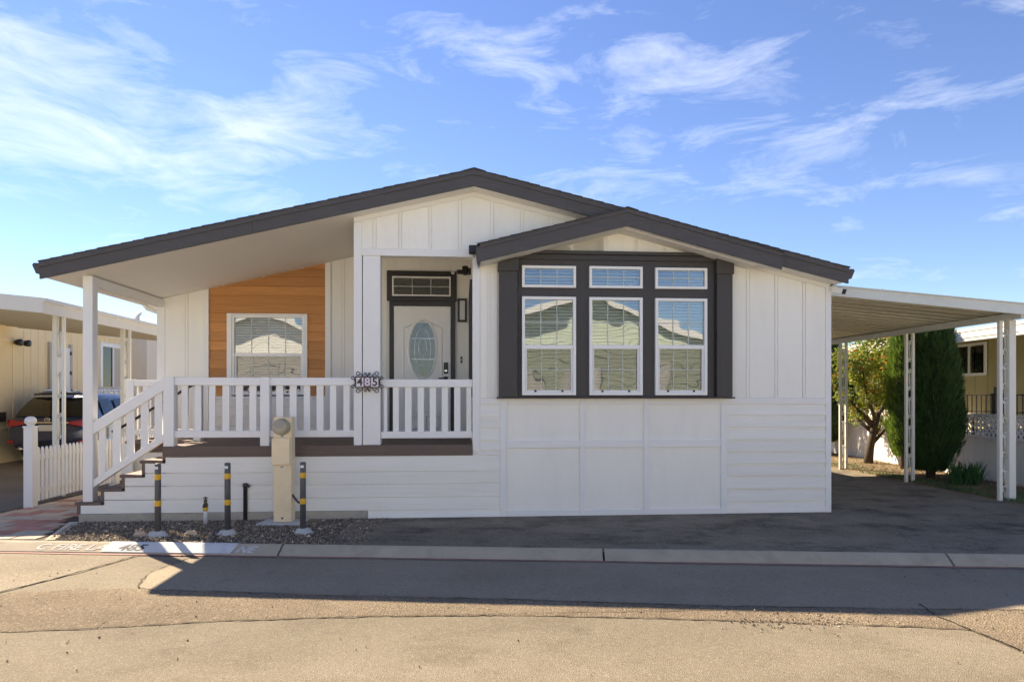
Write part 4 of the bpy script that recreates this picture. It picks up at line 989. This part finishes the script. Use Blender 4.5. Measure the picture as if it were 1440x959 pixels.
# ------------------------------------------------------------------ neighbour on the left: yellow home with awning
nl = thing('neighbour_home', 'pale yellow neighbouring home under a long flat awning', 'house', (-11.0, 8, 0))
NU = -11.0; v0, v1 = 3.0, 22.0
MB().box(NU - 5, NU, v0, v1, .0, 3.62).build('wall', 'yellow_wall', nl)
MB().box(NU + .001, NU + .03, v0, v1, .0, .80).build('skirt', 'yellow_wall', nl); MB().box(NU + .001, NU + .045, v0, v1, .80, .84).build('skirt_trim', 'yellow_trim', nl)
MB().box(NU + .002, NU + .035, v0, v1, 3.42, 3.56).build('frieze_board', 'yellow_trim', nl)
for i in range(60):
    y = v0 + .2 + i * .305
    if y < v1 - .1 and not (7.6 < y < 8.9): MB().box(NU - .001, NU + .008, y, y + .02, .84, 3.42).build('batten', 'yellow_wall', nl)
f = MB(); f.box(NU, NU + .03, 7.55, 7.61, .95, 3.0).box(NU, NU + .03, 8.55, 8.61, .95, 3.0).box(NU, NU + .03, 7.61, 8.55, 2.94, 3.0); hatch = f.build('storage_hatch', 'yellow_trim', nl)
MB().box(NU, NU + .015, 7.61, 8.55, .95, 2.94).build('hatch_panel', 'yellow_wall', hatch)
MB().box(NU + .002, NU + .03, 8.0, 8.3, .98, 1.22).build('vent', 'brass_old', nl)
MB().box(NU + .001, NU + .05, 10.1, 11.0, .9, 2.95).build('side_door', 'grey_white', nl); 
for y in (10.02, 11.0): MB().box(NU + .001, NU + .07, y, y + .08, .9, 3.05).build('door_trim', 'awning_under', nl)
for z in (1.5, 2.2, 2.75): MB().box(NU + .05, NU + .08, 10.98, 11.03, z, z + .1).build('hinge', 'black_metal', nl)
wy0, wy1 = 12.75, 14.1
f = MB(); f.box(NU, NU + .06, wy0 - .12, wy0, 1.65, 3.25).box(NU, NU + .06, wy1, wy1 + .12, 1.65, 3.25).box(NU, NU + .06, wy0, wy1, 3.13, 3.25).box(NU, NU + .06, wy0, wy1, 1.65, 1.75).box(NU + .01, NU + .05, (wy0 + wy1) / 2 - .03, (wy0 + wy1) / 2 + .03, 1.75, 3.13)
w_ = f.build('window', 'vinyl', nl); MB().box(NU + .001, NU + .012, wy0, wy1, 1.75, 3.13).build('pane', 'car_glass', w_); MB().box(NU + .013, NU + .02, wy0 + .7, wy1, 1.75, 3.13).build('curtain', 'awning_under', w_)
MB().box(NU + .001, NU + .5, 14.7, v1, .0, 3.55).build('extension_wall', 'cream_wall', nl)
# landing with railing by the window
MB().box(NU + .05, NU + 1.3, 12.3, 14.5, .0, 1.22).build('landing', 'awning_under', nl)
rl2 = MB().box(NU + .05, NU + 1.3, 12.3, 12.36, 1.80, 1.88).build('landing_railing', 'rail_white', nl)
MB().box(NU + .05, NU + 1.3, 12.31, 12.35, 1.36, 1.42).build('bottom_rail', 'rail_white', rl2)
for i in range(8): MB().box(NU + .12 + i * .15, NU + .17 + i * .15, 12.31, 12.35, 1.42, 1.80).build('baluster', 'rail_white', rl2)
# awning, falling from the wall to a post line behind the picket fence
au0, au1, av0, av1 = NU - .3, -6.30, 1.70, 8.6
def az_(u): return 2.90 + (au1 - u) * .09
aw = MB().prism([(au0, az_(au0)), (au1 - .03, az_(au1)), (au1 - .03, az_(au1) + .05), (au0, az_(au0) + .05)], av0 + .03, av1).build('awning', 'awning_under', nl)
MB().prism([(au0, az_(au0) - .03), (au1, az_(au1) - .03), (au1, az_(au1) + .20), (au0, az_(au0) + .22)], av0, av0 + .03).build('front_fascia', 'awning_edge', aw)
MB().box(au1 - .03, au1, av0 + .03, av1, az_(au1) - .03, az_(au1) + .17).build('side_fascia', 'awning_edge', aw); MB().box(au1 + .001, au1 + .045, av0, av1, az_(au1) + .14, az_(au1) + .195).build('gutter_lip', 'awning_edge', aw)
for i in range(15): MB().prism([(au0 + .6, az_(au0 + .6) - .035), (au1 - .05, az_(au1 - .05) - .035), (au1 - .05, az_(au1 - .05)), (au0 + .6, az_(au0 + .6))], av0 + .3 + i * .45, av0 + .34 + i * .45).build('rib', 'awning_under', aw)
for vv in (2.36, 4.56, 6.8): scroll_post(nl, -6.42, vv, .0, az_(-6.42) + .002, .125, (1, 0), (.07, .045), 'post_cream', 4, .42, .16)
# twin flood lamp on that wall
t = thing('twin_floodlight', 'dark twin floodlight on the yellow neighbour wall', 'lamp', (NU, 8.75, 2.93))
MB().box(NU, NU + .05, 8.70, 8.80, 2.88, 2.98).build('base', 'black_metal', t)
for dv in (-.16, .16): MB().lathe([(.03, .0), (.075, .06), (.085, .16), (.08, .17)], (NU + .04, 8.75 + dv, 2.93), 12, 'x').build('lamp_head', 'black_metal', t, True)
t = thing('satellite_dish', 'grey satellite dish on the neighbouring awning roof', 'satellite dish', (-6.62, 5.5, 2.98))
m = MB(); m.lathe([(.012, .06), (.11, .045), (.17, .012), (.18, .0), (.17, .006), (.012, .05)], (0, 0, 0), 20, 'y'); me = m.mesh('reflector', 'dish', True)
o = link('reflector', me, t); o.location = (0, 0, .26); o.rotation_euler = (R(25), 0, R(125))
MB().tube([(-6.62, 5.5, 2.96), (-6.62, 5.52, 3.22)], .018, 8).build('mast', 'dish', t, True)

# ------------------------------------------------------------------ blue SUV
def make_suv():
    u, v = -9.74, 7.75; W = h2w(u, v)
    t = thing('parked_suv', 'dark blue SUV parked tail-out under the yellow home awning', 'car', tuple(W), 'local', rz=TH)
    #  y, sill z, belt z, top z, half widths: sill, belt, top
    ST = [(0.00, .52, .66, .74, .70, .74, .70), (0.05, .40, .80, .90, .84, .88, .80), (0.14, .34, 1.02, 1.07, .90, .94, .80), (0.32, .32, 1.09, 1.32, .92, .955, .74), (.58, .31, 1.10, 1.56, .93, .965, .68),
          (.82, .30, 1.10, 1.665, .93, .97, .65), (1.4, .29, 1.08, 1.70, .93, .97, .66), (2.2, .29, 1.06, 1.70, .93, .97, .66), (2.9, .29, 1.05, 1.60, .93, .97, .64), (3.55, .30, 1.04, 1.12, .93, .965, .74), (4.3, .32, .95, .98, .91, .93, .72), (4.7, .36, .78, .84, .80, .82, .66), (4.82, .46, .64, .70, .60, .62, .52)]
    vs = []; 
    for y, zs_, zb, zt, ws, wb_, wt in ST:
        hp = [(0, zs_), (ws * .85, zs_), (ws, zs_ + .07), (wb_ * 1.005, (zs_ + zb) / 2 + .02), (wb_, zb - .05), (wb_ * .965, zb), (wt + .05, zb + (zt - zb) * .78), (wt - .06, zt - .012), (wt * .5, zt), (0, zt + .008)]
        vs += [(x, y, z) for x, z in hp] + [(-x, y, z) for x, z in hp[-2:0:-1]]
    n = 18; k = len(ST); m = MB()
    m.add(vs, [(i * n + j, i * n + (j + 1) % n, (i + 1) * n + (j + 1) % n, (i + 1) * n + j) for i in range(k - 1) for j in range(n)] + [tuple(range(n)), tuple((k - 1) * n + j for j in range(n - 1, -1, -1))])
    body = m.build('body', 'car_paint', t, True)
    sd = body.modifiers.new('s', 'SUBSURF'); sd.levels = 2; sd.render_levels = 2
    # wheels
    for y in (.98, 3.78):
        for sx in (-1, 1):
            ty = MB().lathe([(.20, sx * .70), (.33, sx * .71), (.365, sx * .74), (.37, sx * .80), (.37, sx * .90), (.355, sx * .945), (.30, sx * .955), (.22, sx * .94)], (0, y, .365), 28, 'x').build('wheel', 'tyre', t, True)
            MB().lathe([(.225, sx * .93), (.22, sx * .955), (.06, sx * .945), (.03, sx * .96)], (0, y, .365), 20, 'x').build('rim', 'chrome', ty, True)
    # rear glass follows the tailgate slope
    rg_ = MB(); rows_ = [(.165, 1.11, .80), (.30, 1.29, .735), (.44, 1.435, .685), (.60, 1.565, .62)]; vs = []
    for y, z, w in rows_:
        for q in (-1, -.8, -.4, 0, .4, .8, 1): vs.append((w * q, y - .045 + .05 * q * q, z + .012))
    rg_.add(vs, [(i * 7 + j, i * 7 + j + 1, (i + 1) * 7 + j + 1, (i + 1) * 7 + j) for i in range(3) for j in range(6)]); rg_.build('rear_window', 'car_glass', t, True, recalc=False)
    MB().tube([(-.60, .60, 1.645), (-.3, .53, 1.672), (0, .51, 1.678), (.3, .53, 1.672), (.60, .60, 1.645)], [.03, .042, .045, .042, .03], 8).build('spoiler', 'car_paint', t, True)
    for sx in (-1, 1):
        for y0, y1 in ((.75, 1.35), (1.45, 2.2), (2.28, 3.0)):
            sw_ = MB(); za, zb_ = 1.14, 1.54; 
            sw_.add([(sx * .935, y0 + .02, za), (sx * .93, y1, za), (sx * .755, y1 - (.25 if y1 > 2.9 else 0), zb_), (sx * .755, y0 + .12, zb_)], [(0, 1, 2, 3)]); sw_.build('side_window', 'car_glass', t)
        tl = MB(); tl.add([(sx * .47, .045, .99), (sx * .80, .07, 1.045), (sx * .955, .20, 1.05), (sx * .965, .36, 1.02), (sx * .965, .34, .94), (sx * .95, .16, .885), (sx * .80, .045, .885), (sx * .52, .030, .93)], [(0, 1, 6, 7), (1, 2, 5, 6), (2, 3, 4, 5)])
        tlo = tl.build('tail_light', 'tail_red', t); so = tlo.modifiers.new('t', 'SOLIDIFY'); so.thickness = .035; so.offset = 0
        MB().box(sx * .80 - .07, sx * .80 + .07, -.005, .05, .50, .56).build('reflector', 'tail_red', t, bevel=.01)
        MB().tube([(sx * .58, -.03, .36), (sx * .58, .12, .36)], .05, 12).build('exhaust_tip', 'chrome', t, True)
        MB().box(sx * .97 - .09, sx * .97 + .09, 3.0, 3.12, 1.06, 1.22).build('mirror', 'car_paint', t, bevel=.03)
        MB().tube([(sx * .60, .95, 1.73), (sx * .62, 1.1, 1.755), (sx * .62, 2.4, 1.755), (sx * .60, 2.6, 1.71)], .016, 6).build('roof_rail', 'chrome', t, True)
    MB().box(-.50, .50, .018, .06, .955, .992).build('chrome_strip', 'chrome', t, bevel=.008)
    pl = MB().box(-.165, .165, -.0, .03, .78, .925).build('licence_plate', 'plate', t, bevel=.004)
    MB().box(-.52, .52, .0, .05, .44, .50).build('bumper_trim', 'car_black', t, bevel=.01)
    em = MB().tube([(.062 * math.cos(a * .3142), .055, 1.045 + .05 * math.sin(a * .3142)) for a in range(20)], .009, 6, True).build('emblem', 'chrome', t, True)
    MB().tube([(-.035, .052, 1.012), (-.008, .052, 1.085)], .008, 6).build('emblem_bar', 'chrome', em, True); MB().tube([(.035, .052, 1.012), (.008, .052, 1.085)], .008, 6).build('emblem_bar', 'chrome', em, True); MB().tube([(-.02, .052, 1.04), (.02, .052, 1.04)], .006, 6).build('emblem_bar', 'chrome', em, True)
    MB().prism([(1.05, 1.70), (1.22, 1.70), (1.08, 1.78)], -.012, .012, 'x').build('aerial_fin', 'car_paint', t)
    MB().tube([(.0, .20, 1.17), (.10, .16, 1.16), (.30, .16, 1.175)], .011, 6).build('rear_wiper', 'car_black', t, True)
make_suv()

# ------------------------------------------------------------------ neighbour on the right
nr = thing('neighbour_home', 'olive siding neighbouring home with white trimmed window and ribbed fascia', 'house', (11.2, 8, 0), 'world')
NX = 10.8
MB().box(NX, NX + 6, 11.4, 30, 0, 3.0).build('wall', 'olive_wall', nr)
for i in range(46): MB().box(NX - .012, NX + .001, 11.5 + i * .4, 11.53 + i * .4, .8, 2.95).build('batten', 'olive_wall', nr)
y0, y1, za, zb_ = 15.5, 16.7, 2.08, 2.84
f = MB(); f.box(NX - .05, NX, y0, y0 + .06, za, zb_).box(NX - .05, NX, y1 - .06, y1, za, zb_).box(NX - .05, NX, y0 + .06, y1 - .06, za, za + .06).box(NX - .05, NX, y0 + .06, y1 - .06, zb_ - .06, zb_).box(NX - .045, NX, 16.07, 16.11, za + .06, zb_ - .06)
w_ = f.build('window', 'vinyl', nr); MB().box(NX - .012, NX - .002, y0 + .06, y1 - .06, za + .06, zb_ - .06).build('pane', 'car_glass', w_)
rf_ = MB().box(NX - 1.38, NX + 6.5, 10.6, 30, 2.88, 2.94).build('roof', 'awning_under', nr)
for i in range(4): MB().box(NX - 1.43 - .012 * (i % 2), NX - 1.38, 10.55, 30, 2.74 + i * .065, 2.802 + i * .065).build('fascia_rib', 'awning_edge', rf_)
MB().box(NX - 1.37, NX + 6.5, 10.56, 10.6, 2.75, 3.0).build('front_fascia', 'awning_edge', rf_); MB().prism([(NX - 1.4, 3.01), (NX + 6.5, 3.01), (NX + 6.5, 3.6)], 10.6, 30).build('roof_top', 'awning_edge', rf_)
# its raised side deck: ribbed white skirt, lattice and iron railing
DX = 9.02
dk2 = thing('side_deck', 'white ribbed side deck with lattice panels along the planting bed', 'deck', (DX, 15, 0), 'world')
MB().box(DX, NX - .01, 10.9, 26, .0, .80).build('skirt_base', 'grey_white', dk2)
pmn = MB().box(DX - .014, DX - .001, 0, .285, .0, .79).mesh('skirt_panel', 'grey_white', bevel=.004)
for i in range(50): o = link('skirt_panel', pmn, dk2); o.location = (-DX, -15 + 10.92 + i * .30, 0)
MB().box(DX - .05, DX + .05, 10.9, 26, .80, .85).build('cap_rail', 'grey_white', dk2, bevel=.004)
def lattice(y0, y1, z0, z1):
    m = MB(); h = z1 - z0; st_ = .115; k = int((y1 - y0 + h) / st_)
    for s in (1, -1):
        for i in range(k + 1):
            a = y0 - (h if s > 0 else 0) + i * st_; pa_, pb_ = (a, z0), (a + h * 1, z1)
            if s < 0: pa_, pb_ = (a, z1), (a + h, z0)
            # clip
            def cl_(p, q):
                (ya, za_), (yb, zb2) = p, q
                if ya < y0: za_ += (zb2 - za_) * (y0 - ya) / (yb - ya); ya = y0
                if yb > y1: zb2 -= (zb2 - za_) * (yb - y1) / (yb - ya); yb = y1
                return (ya, za_), (yb, zb2)
            if pb_[0] <= y0 + .02 or pa_[0] >= y1 - .02: continue
            p, q_ = cl_(pa_, pb_); xx = DX - .006 if s > 0 else DX + .006
            m.beam((xx, p[0], p[1]), (xx, q_[0], q_[1]), .010, .042)
    return m
for i in range(6):
    o = lattice(10.95 + i * 2.4, 13.3 + i * 2.4, .86, 1.24).build('lattice_panel', 'grey_white', dk2)
    MB().box(DX - .02, DX + .02, 10.95 + i * 2.4, 13.3 + i * 2.4, 1.235, 1.27).build('lattice_cap', 'grey_white', dk2)
ir = thing('iron_railing', 'black iron railing rising behind the white lattice', 'railing', (DX + .12, 15, .8), 'world')
for z in (.92, 1.30, 1.62): MB().box(DX + .11, DX + .13, 10.95, 25, z, z + .02).build('rail', 'black_metal', ir)
bm_ = MB().box(-.008, .008, -.008, .008, 0, .84).mesh('iron_bar', 'black_metal')
for i in range(100): o = link('iron_bar', bm_, ir); o.location = (0, -15 + 11.0 + i * .135, .0)
for y in (12.9, 15.3, 17.7): MB().box(DX + .10, DX + .14, y - .025, y + .025, .85, 1.78).build('iron_post', 'black_metal', ir)
t = thing('flower_trough', 'low terracotta trough on the side deck behind lattice', 'planter', (9.35, 12.6, .8), 'world')
MB().prism([(9.24, .80), (9.46, .80), (9.50, 1.0), (9.20, 1.0)], 12.1, 13.3).build('trough', 'fern_pot', t); MB().box(9.22, 9.48, 12.12, 13.28, .985, 1.01).build('soil_fill', 'soil', t)
t = thing('patio_chair', 'dark patio chair behind the iron railing', 'chair', (9.7, 13.9, .8), 'world')
MB().box(9.5, 9.9, 13.7, 14.1, 1.2, 1.24).build('seat', 'black_metal', t); MB().box(9.88, 9.92, 13.7, 14.1, 1.24, 1.66).build('backrest', 'brass_old', t)
for a, b in ((9.52, 13.72), (9.88, 13.72), (9.52, 14.08), (9.88, 14.08)): MB().box(a - .015, a + .015, b - .015, b + .015, .8, 1.2).build('leg', 'black_metal', t)
# posts of that neighbour's own awning
t = thing('awning_post', 'cream scrollwork post pair standing by the side deck skirt', 'post', (8.72, 11.35, 0), 'world')
scroll_post(t, 8.72, 11.35, .0, 2.68, .22, (1, 0), (.05, .05), 'post_cream', 4, .42, .14)
MB().box(8.55, 9.34, 11.2, 11.5, 2.68, 2.735).build('cross_beam', 'awning_edge', t)

# ------------------------------------------------------------------ planting
def leaf(m, p, d, up, l, w):
    d = d.normalized(); s = d.cross(up); s = s.normalized() if s.length > 1e-4 else Vector((1, 0, 0)); nn = s.cross(d)
    m.add([p, p + d * l * .5 + s * w * .5 + nn * w * .12, p + d * l, p + d * l * .5 - s * w * .5 + nn * w * .12], [(0, 1, 2, 3)])
def rv(rr): 
    while True:
        v = Vector((rr.uniform(-1, 1), rr.uniform(-1, 1), rr.uniform(-1, 1)))
        if .05 < v.length < 1: return v
def cypress(name_label, X, Y, h, r, mat, seed, nl_=16000, low=.25):
    rr = random.Random(seed); t = thing('cypress_tree', name_label, 'tree', (X, Y, 0), 'local')
    MB().tube([(0, 0, -.05), (.02, 0, .5), (0, .02, h * .6)], [.09, .08, .03], 8).build('trunk', 'bark', t, True)
    m = MB()
    def rad(q): return r * (math.sin(min(1, q * 3.0 + .34) * math.pi / 2)) * (1 - max(0, q - .35) ** 1.7 * 1.25) 
    bumps = [(rr.uniform(0, 6.28), rr.uniform(0, 1), rr.uniform(-.22, .20)) for _ in range(60)]
    for _ in range(nl_):
        q = rr.random() ** .9; a = rr.uniform(0, 6.283)
        bb = sum(s * math.exp(-(((a - a0 + 3.14) % 6.283 - 3.14) ** 2) * 5 - ((q - q0) * 9) ** 2) for a0, q0, s in bumps)
        ra = max(.03, rad(q) * (1 + bb)) * (1 - .28 * rr.random() ** 2.2)
        p = Vector((ra * math.cos(a), ra * math.sin(a), low + q * (h - low)))
        d = Vector((math.cos(a) * .35, math.sin(a) * .35, 1)) + rv(rr) * .45
        leaf(m, p, d, rv(rr), rr.uniform(.06, .20), rr.uniform(.010, .024))
    for _ in range(900):            # stray sprays standing off the outline
        q = rr.random(); a = rr.uniform(0, 6.283); ra = rad(q) * rr.uniform(.98, 1.1)
        p = Vector((ra * math.cos(a), ra * math.sin(a), low + q * (h - low))); d = Vector((math.cos(a) * .5, math.sin(a) * .5, 1)) + rv(rr) * .3
        for k in range(3): leaf(m, p + rv(rr) * .02, d + rv(rr) * .2, rv(rr), rr.uniform(.10, .22), rr.uniform(.010, .02))
    m.build('crown', mat, t, recalc=False)
    MB().lathe([(max(.02, rad(i / 12) * .60), low + .04 + i / 12 * (h - low - .15)) for i in range(13)], (0, 0, 0), 12).build('inner_branches', 'bark', t, True)
    return t
cypress('large dark green cypress in front of the olive home', 8.18, 13.35, 3.35, .50, 'leaf_cypress', 1, 30000, .13)
cypress('slim cypress with sunlight painted into its greens behind the large dark one', 8.62, 15.0, 3.6, .30, 'leaf_cypress_sunlit', 2, 12000)
cypress('dark cypress beyond the fruit tree against the home', 8.45, 19.0, 3.4, .85, 'leaf_cypress', 3, 22000, .3)
def fruit_tree(label, X, Y, h, cr, seed, nl_, mat='leaf_yellow', oranges=60, trunk_r=.10, cz0=1.1, lean=(.25, 0)):
    rr = random.Random(seed); t = thing('fruit_tree' if oranges else 'leafy_tree', label, 'tree', (X, Y, 0), 'local')
    m = MB(); tips = []
    m.tube([(0, 0, -.05), (lean[0] * .2, .02, .35), (lean[0] * .6, .03, .8), (lean[0], .0, 1.25)], [trunk_r, trunk_r * .85, trunk_r * .7, trunk_r * .6], 9)
    for i in range(9):
        a = i / 9 * 6.283 + rr.uniform(-.3, .3); st_ = Vector((lean[0] * (.25 + .09 * i), .02, .42 + .1 * i)); L2 = rr.uniform(.7, 1.1) * cr
        e = st_ + Vector((math.cos(a) * L2, math.sin(a) * L2, rr.uniform(.5, 1.3) * (h - cz0) * .6)); mid = st_.lerp(e, .5) + Vector((0, 0, -.06)) + rv(rr) * .08
        m.tube([st_, mid, e], [trunk_r * .42, trunk_r * .3, .012], 6); tips += [mid, e]
    m.build('trunk', 'bark', t, True)
    cl_ = MB(); cents = []
    for i in range(60):
        v = rv(rr); p = Vector((lean[0], 0, (h + cz0) / 2)) + Vector((v.x * cr, v.y * cr, v.z * (h - cz0) / 2)); cents.append((p, rr.uniform(.14, .30)))
    cents += [(p, .22) for p in tips]
    for _ in range(nl_):
        p0, r0 = rr.choice(cents); p = p0 + rv(rr) * r0; leaf(cl_, p, rv(rr) + Vector((0, 0, -.25)), rv(rr), rr.uniform(.05, .11), rr.uniform(.03, .055))
    cl_.build('crown', mat, t, recalc=False)
    if oranges:
        fr_ = MB()
        for _ in range(oranges):
            p0, r0 = rr.choice(cents); p = p0 + rv(rr) * r0 * .9; leaf(fr_, p, rv(rr), rv(rr), .12, .08)
        stuff(fr_.build('orange_leaves', 'leaf_orange', t, recalc=False))
    return t
fruit_tree('spreading fruit tree with yellow green leaves behind the carport posts', 8.45, 16.2, 3.3, 1.05, 5, 8500, oranges=320, trunk_r=.11, cz0=1.45)
fruit_tree('leafy green tree behind the fruit tree', 8.6, 21.5, 4.0, 1.5, 6, 6500, 'leaf_green', 0, .12, 1.0)
fruit_tree('tall leafy tree with one twig above the carport roof', 9.7, 18.6, 4.35, .9, 8, 3500, 'leaf_yellow', 120, .10, 2.0)
fruit_tree('bare topped distant tree beyond the yellow neighbour home', -21.5, 27.5, 6.1, 1.6, 9, 2500, 'leaf_green', 0, .14, 3.4)
def iris(X, Y, n, s, seed, label):
    rr = random.Random(seed); t = thing('iris_clump', label, 'plant', (X, Y, 0.012), 'local', 'iris clumps in the planting bed')
    m = MB()
    for i in range(n):
        a = rr.uniform(0, 6.283); b = Vector((rr.uniform(-1, 1) * s * .55, rr.uniform(-1, 1) * s * .4, -.01)); l = rr.uniform(.25, .45) * s / .35
        d = Vector((math.cos(a) * rr.uniform(.1, .5), math.sin(a) * .3, 1)).normalized(); sd_ = Vector((-math.sin(a), math.cos(a), 0)) * .016
        p1 = b + d * l * .6; p2 = b + d * l + Vector((math.cos(a), math.sin(a), -.3)) * l * .15
        m.add([b - sd_, b + sd_, p1 + sd_ * .9, p1 - sd_ * .9, p2], [(0, 1, 2, 3), (3, 2, 4)])
    m.build('leaves', 'leaf_iris', t, recalc=False)
iris(8.15, 12.35, 90, .42, 1, 'wider clump of green iris leaves in the dry bed'); iris(8.50, 12.75, 60, .36, 2, 'narrower upright clump of green iris leaves by the white skirt')
m = MB(); rr = random.Random(5)
for _ in range(9000):
    Y = 9.6 + rr.random() ** 1.2 * 11; X = rr.uniform(7.62 - .078 * (Y - 9.9), 9.0); a = rr.uniform(0, 6.283)
    if rr.random() < .6: leaf(m, Vector((X, Y, .014 + rr.random() * .015)), Vector((math.cos(a), math.sin(a), rr.uniform(0, .35))), Vector((0, 0, 1)) + rv(rr) * .4, rr.uniform(.03, .07), rr.uniform(.012, .035))
    else: leaf(m, Vector((X, Y, .01)), Vector((math.cos(a) * .5, math.sin(a) * .5, 1)), rv(rr), rr.uniform(.03, .08), .008)
tag(stuff(m.build('fallen_leaves', 'leaf_dry', recalc=False)), 'dry fallen leaves and straw over the planting bed', 'leaf litter')
m = MB()
for _ in range(3500):
    cx, cy = rr.choice([(7.6, 11.5), (7.7, 12.6), (7.55, 13.6), (7.8, 10.4), (7.6, 15.5), (8.3, 11.2)]); Y = cy + rr.gauss(0, .4); X = max(7.63 - .078 * (Y - 9.9), cx + rr.gauss(0, .22)); a = rr.uniform(0, 6.283)
    leaf(m, Vector((X, Y, .01)), Vector((math.cos(a) * .6, math.sin(a) * .6, 1)), rv(rr), rr.uniform(.03, .07), .008)
tag(stuff(m.build('weeds', 'leaf_iris', recalc=False)), 'low green weeds scattered along the edge of the asphalt', 'grass')

m = MB(); rr = random.Random(21)
for _ in range(70):
    X = rr.uniform(-5.2, -1.6); Y = rr.uniform(curb_y(X) - .25, 8.9); a = rr.uniform(0, 6.283); z = .012 if Y > curb_y(X) + .01 else -.07
    if z < 0 and Y > curb_y(X) - .19: continue
    leaf(m, Vector((X, Y, z if z > 0 else ZR + .012)), Vector((math.cos(a), math.sin(a), .1)), Vector((0, 0, 1)) + rv(rr) * .4, rr.uniform(.03, .06), rr.uniform(.015, .03))
tag(stuff(m.build('dry_leaves', 'leaf_dry', recalc=False)), 'few curled dry leaves on gravel and gutter', 'leaf litter')
# ------------------------------------------------------------------ the house across the road, which the bay windows reflect, and two unseen ones added for bounce light
oh_v = -D0 - 8.2
def refl_u(px):    # where a ray from the camera through px, mirrored in the front wall, meets the opposite front
    u = U(px); return u * (1 + (abs(oh_v)) / D0)
gu = refl_u(818); gz = 1.62 + (556 - 408) / 960 * (D0 + abs(oh_v)) * 1.0
def opposite(label, gu, gz, hw, sl, wallm, trimm):
    opp = thing('opposite_house', label, 'house', (gu, oh_v, 0))
    ze = gz - .25 - hw * sl
    MB().prism([(gu - hw, 0), (gu + hw, 0), (gu + hw, ze), (gu, gz - .25), (gu - hw, ze)], oh_v - 9, oh_v - .02).build('wall', wallm, opp)
    z = .3
    while z < gz - .4:
        half = min(hw, (gz - .25 - z - .2) / sl)
        if half > .2: MB().prism([(oh_v + .012, z), (oh_v - .004, z + .2), (oh_v - .019, z + .2), (oh_v - .019, z)], gu - half, gu + half, 'x').build('siding_board', wallm, opp)
        z += .2
    orf = MB().prism([(gu - hw - .5, ze - .5 * sl + .1), (gu, gz - .15), (gu + hw + .5, ze - .5 * sl + .1), (gu + hw + .5, ze - .5 * sl + .2), (gu, gz - .02), (gu - hw - .5, ze - .5 * sl + .2)], oh_v - 9.3, oh_v + .45).build('roof', 'shingle', opp)
    for s in (-1, 1): MB().prism([(gu, gz - .30), (gu, gz), (gu + s * (hw + .5), ze - .5 * sl + .22), (gu + s * (hw + .5), ze - .5 * sl - .08)], oh_v + .451, oh_v + .50).build('barge_board', trimm, orf)
    for a in (-2.9, -.6, 2.2):
        f = MB(); w0, w1, q0, q1 = gu + a, gu + a + 1.1, 1.3, 2.6
        f.box(w0 - .1, w0, oh_v, oh_v + .04, q0 - .1, q1 + .1).box(w1, w1 + .1, oh_v, oh_v + .04, q0 - .1, q1 + .1).box(w0, w1, oh_v, oh_v + .04, q1, q1 + .1).box(w0, w1, oh_v, oh_v + .04, q0 - .1, q0)
        o = f.build('window', trimm, opp); MB().box(w0, w1, oh_v + .013, oh_v + .02, q0, q1).build('pane', 'blind', o)
opposite('pale green lap sided house with white barge boards across the road', gu, gz, 5.2, .33, 'green_wall', 'trim_white')
opposite('unseen cream lap sided house added across the road to bounce light', gu + 14, gz - .5, 5.4, .3, 'cream_wall', 'trim_white')  # unseen house, added to throw sunlit bounce onto the front wall
opposite('unseen white lap sided house added across the road to bounce light', gu - 13.5, gz - .4, 5.4, .3, 'white', 'trim_white')  # likewise unseen, added for its bounce light on the home's front
ocu = sheet('sidewalk', [c2(-60, -9.0), c2(60, -9.0), c2(60, -60), c2(-60, -60)], -.02, 'concrete_pale', thick=.12); structure(ocu)
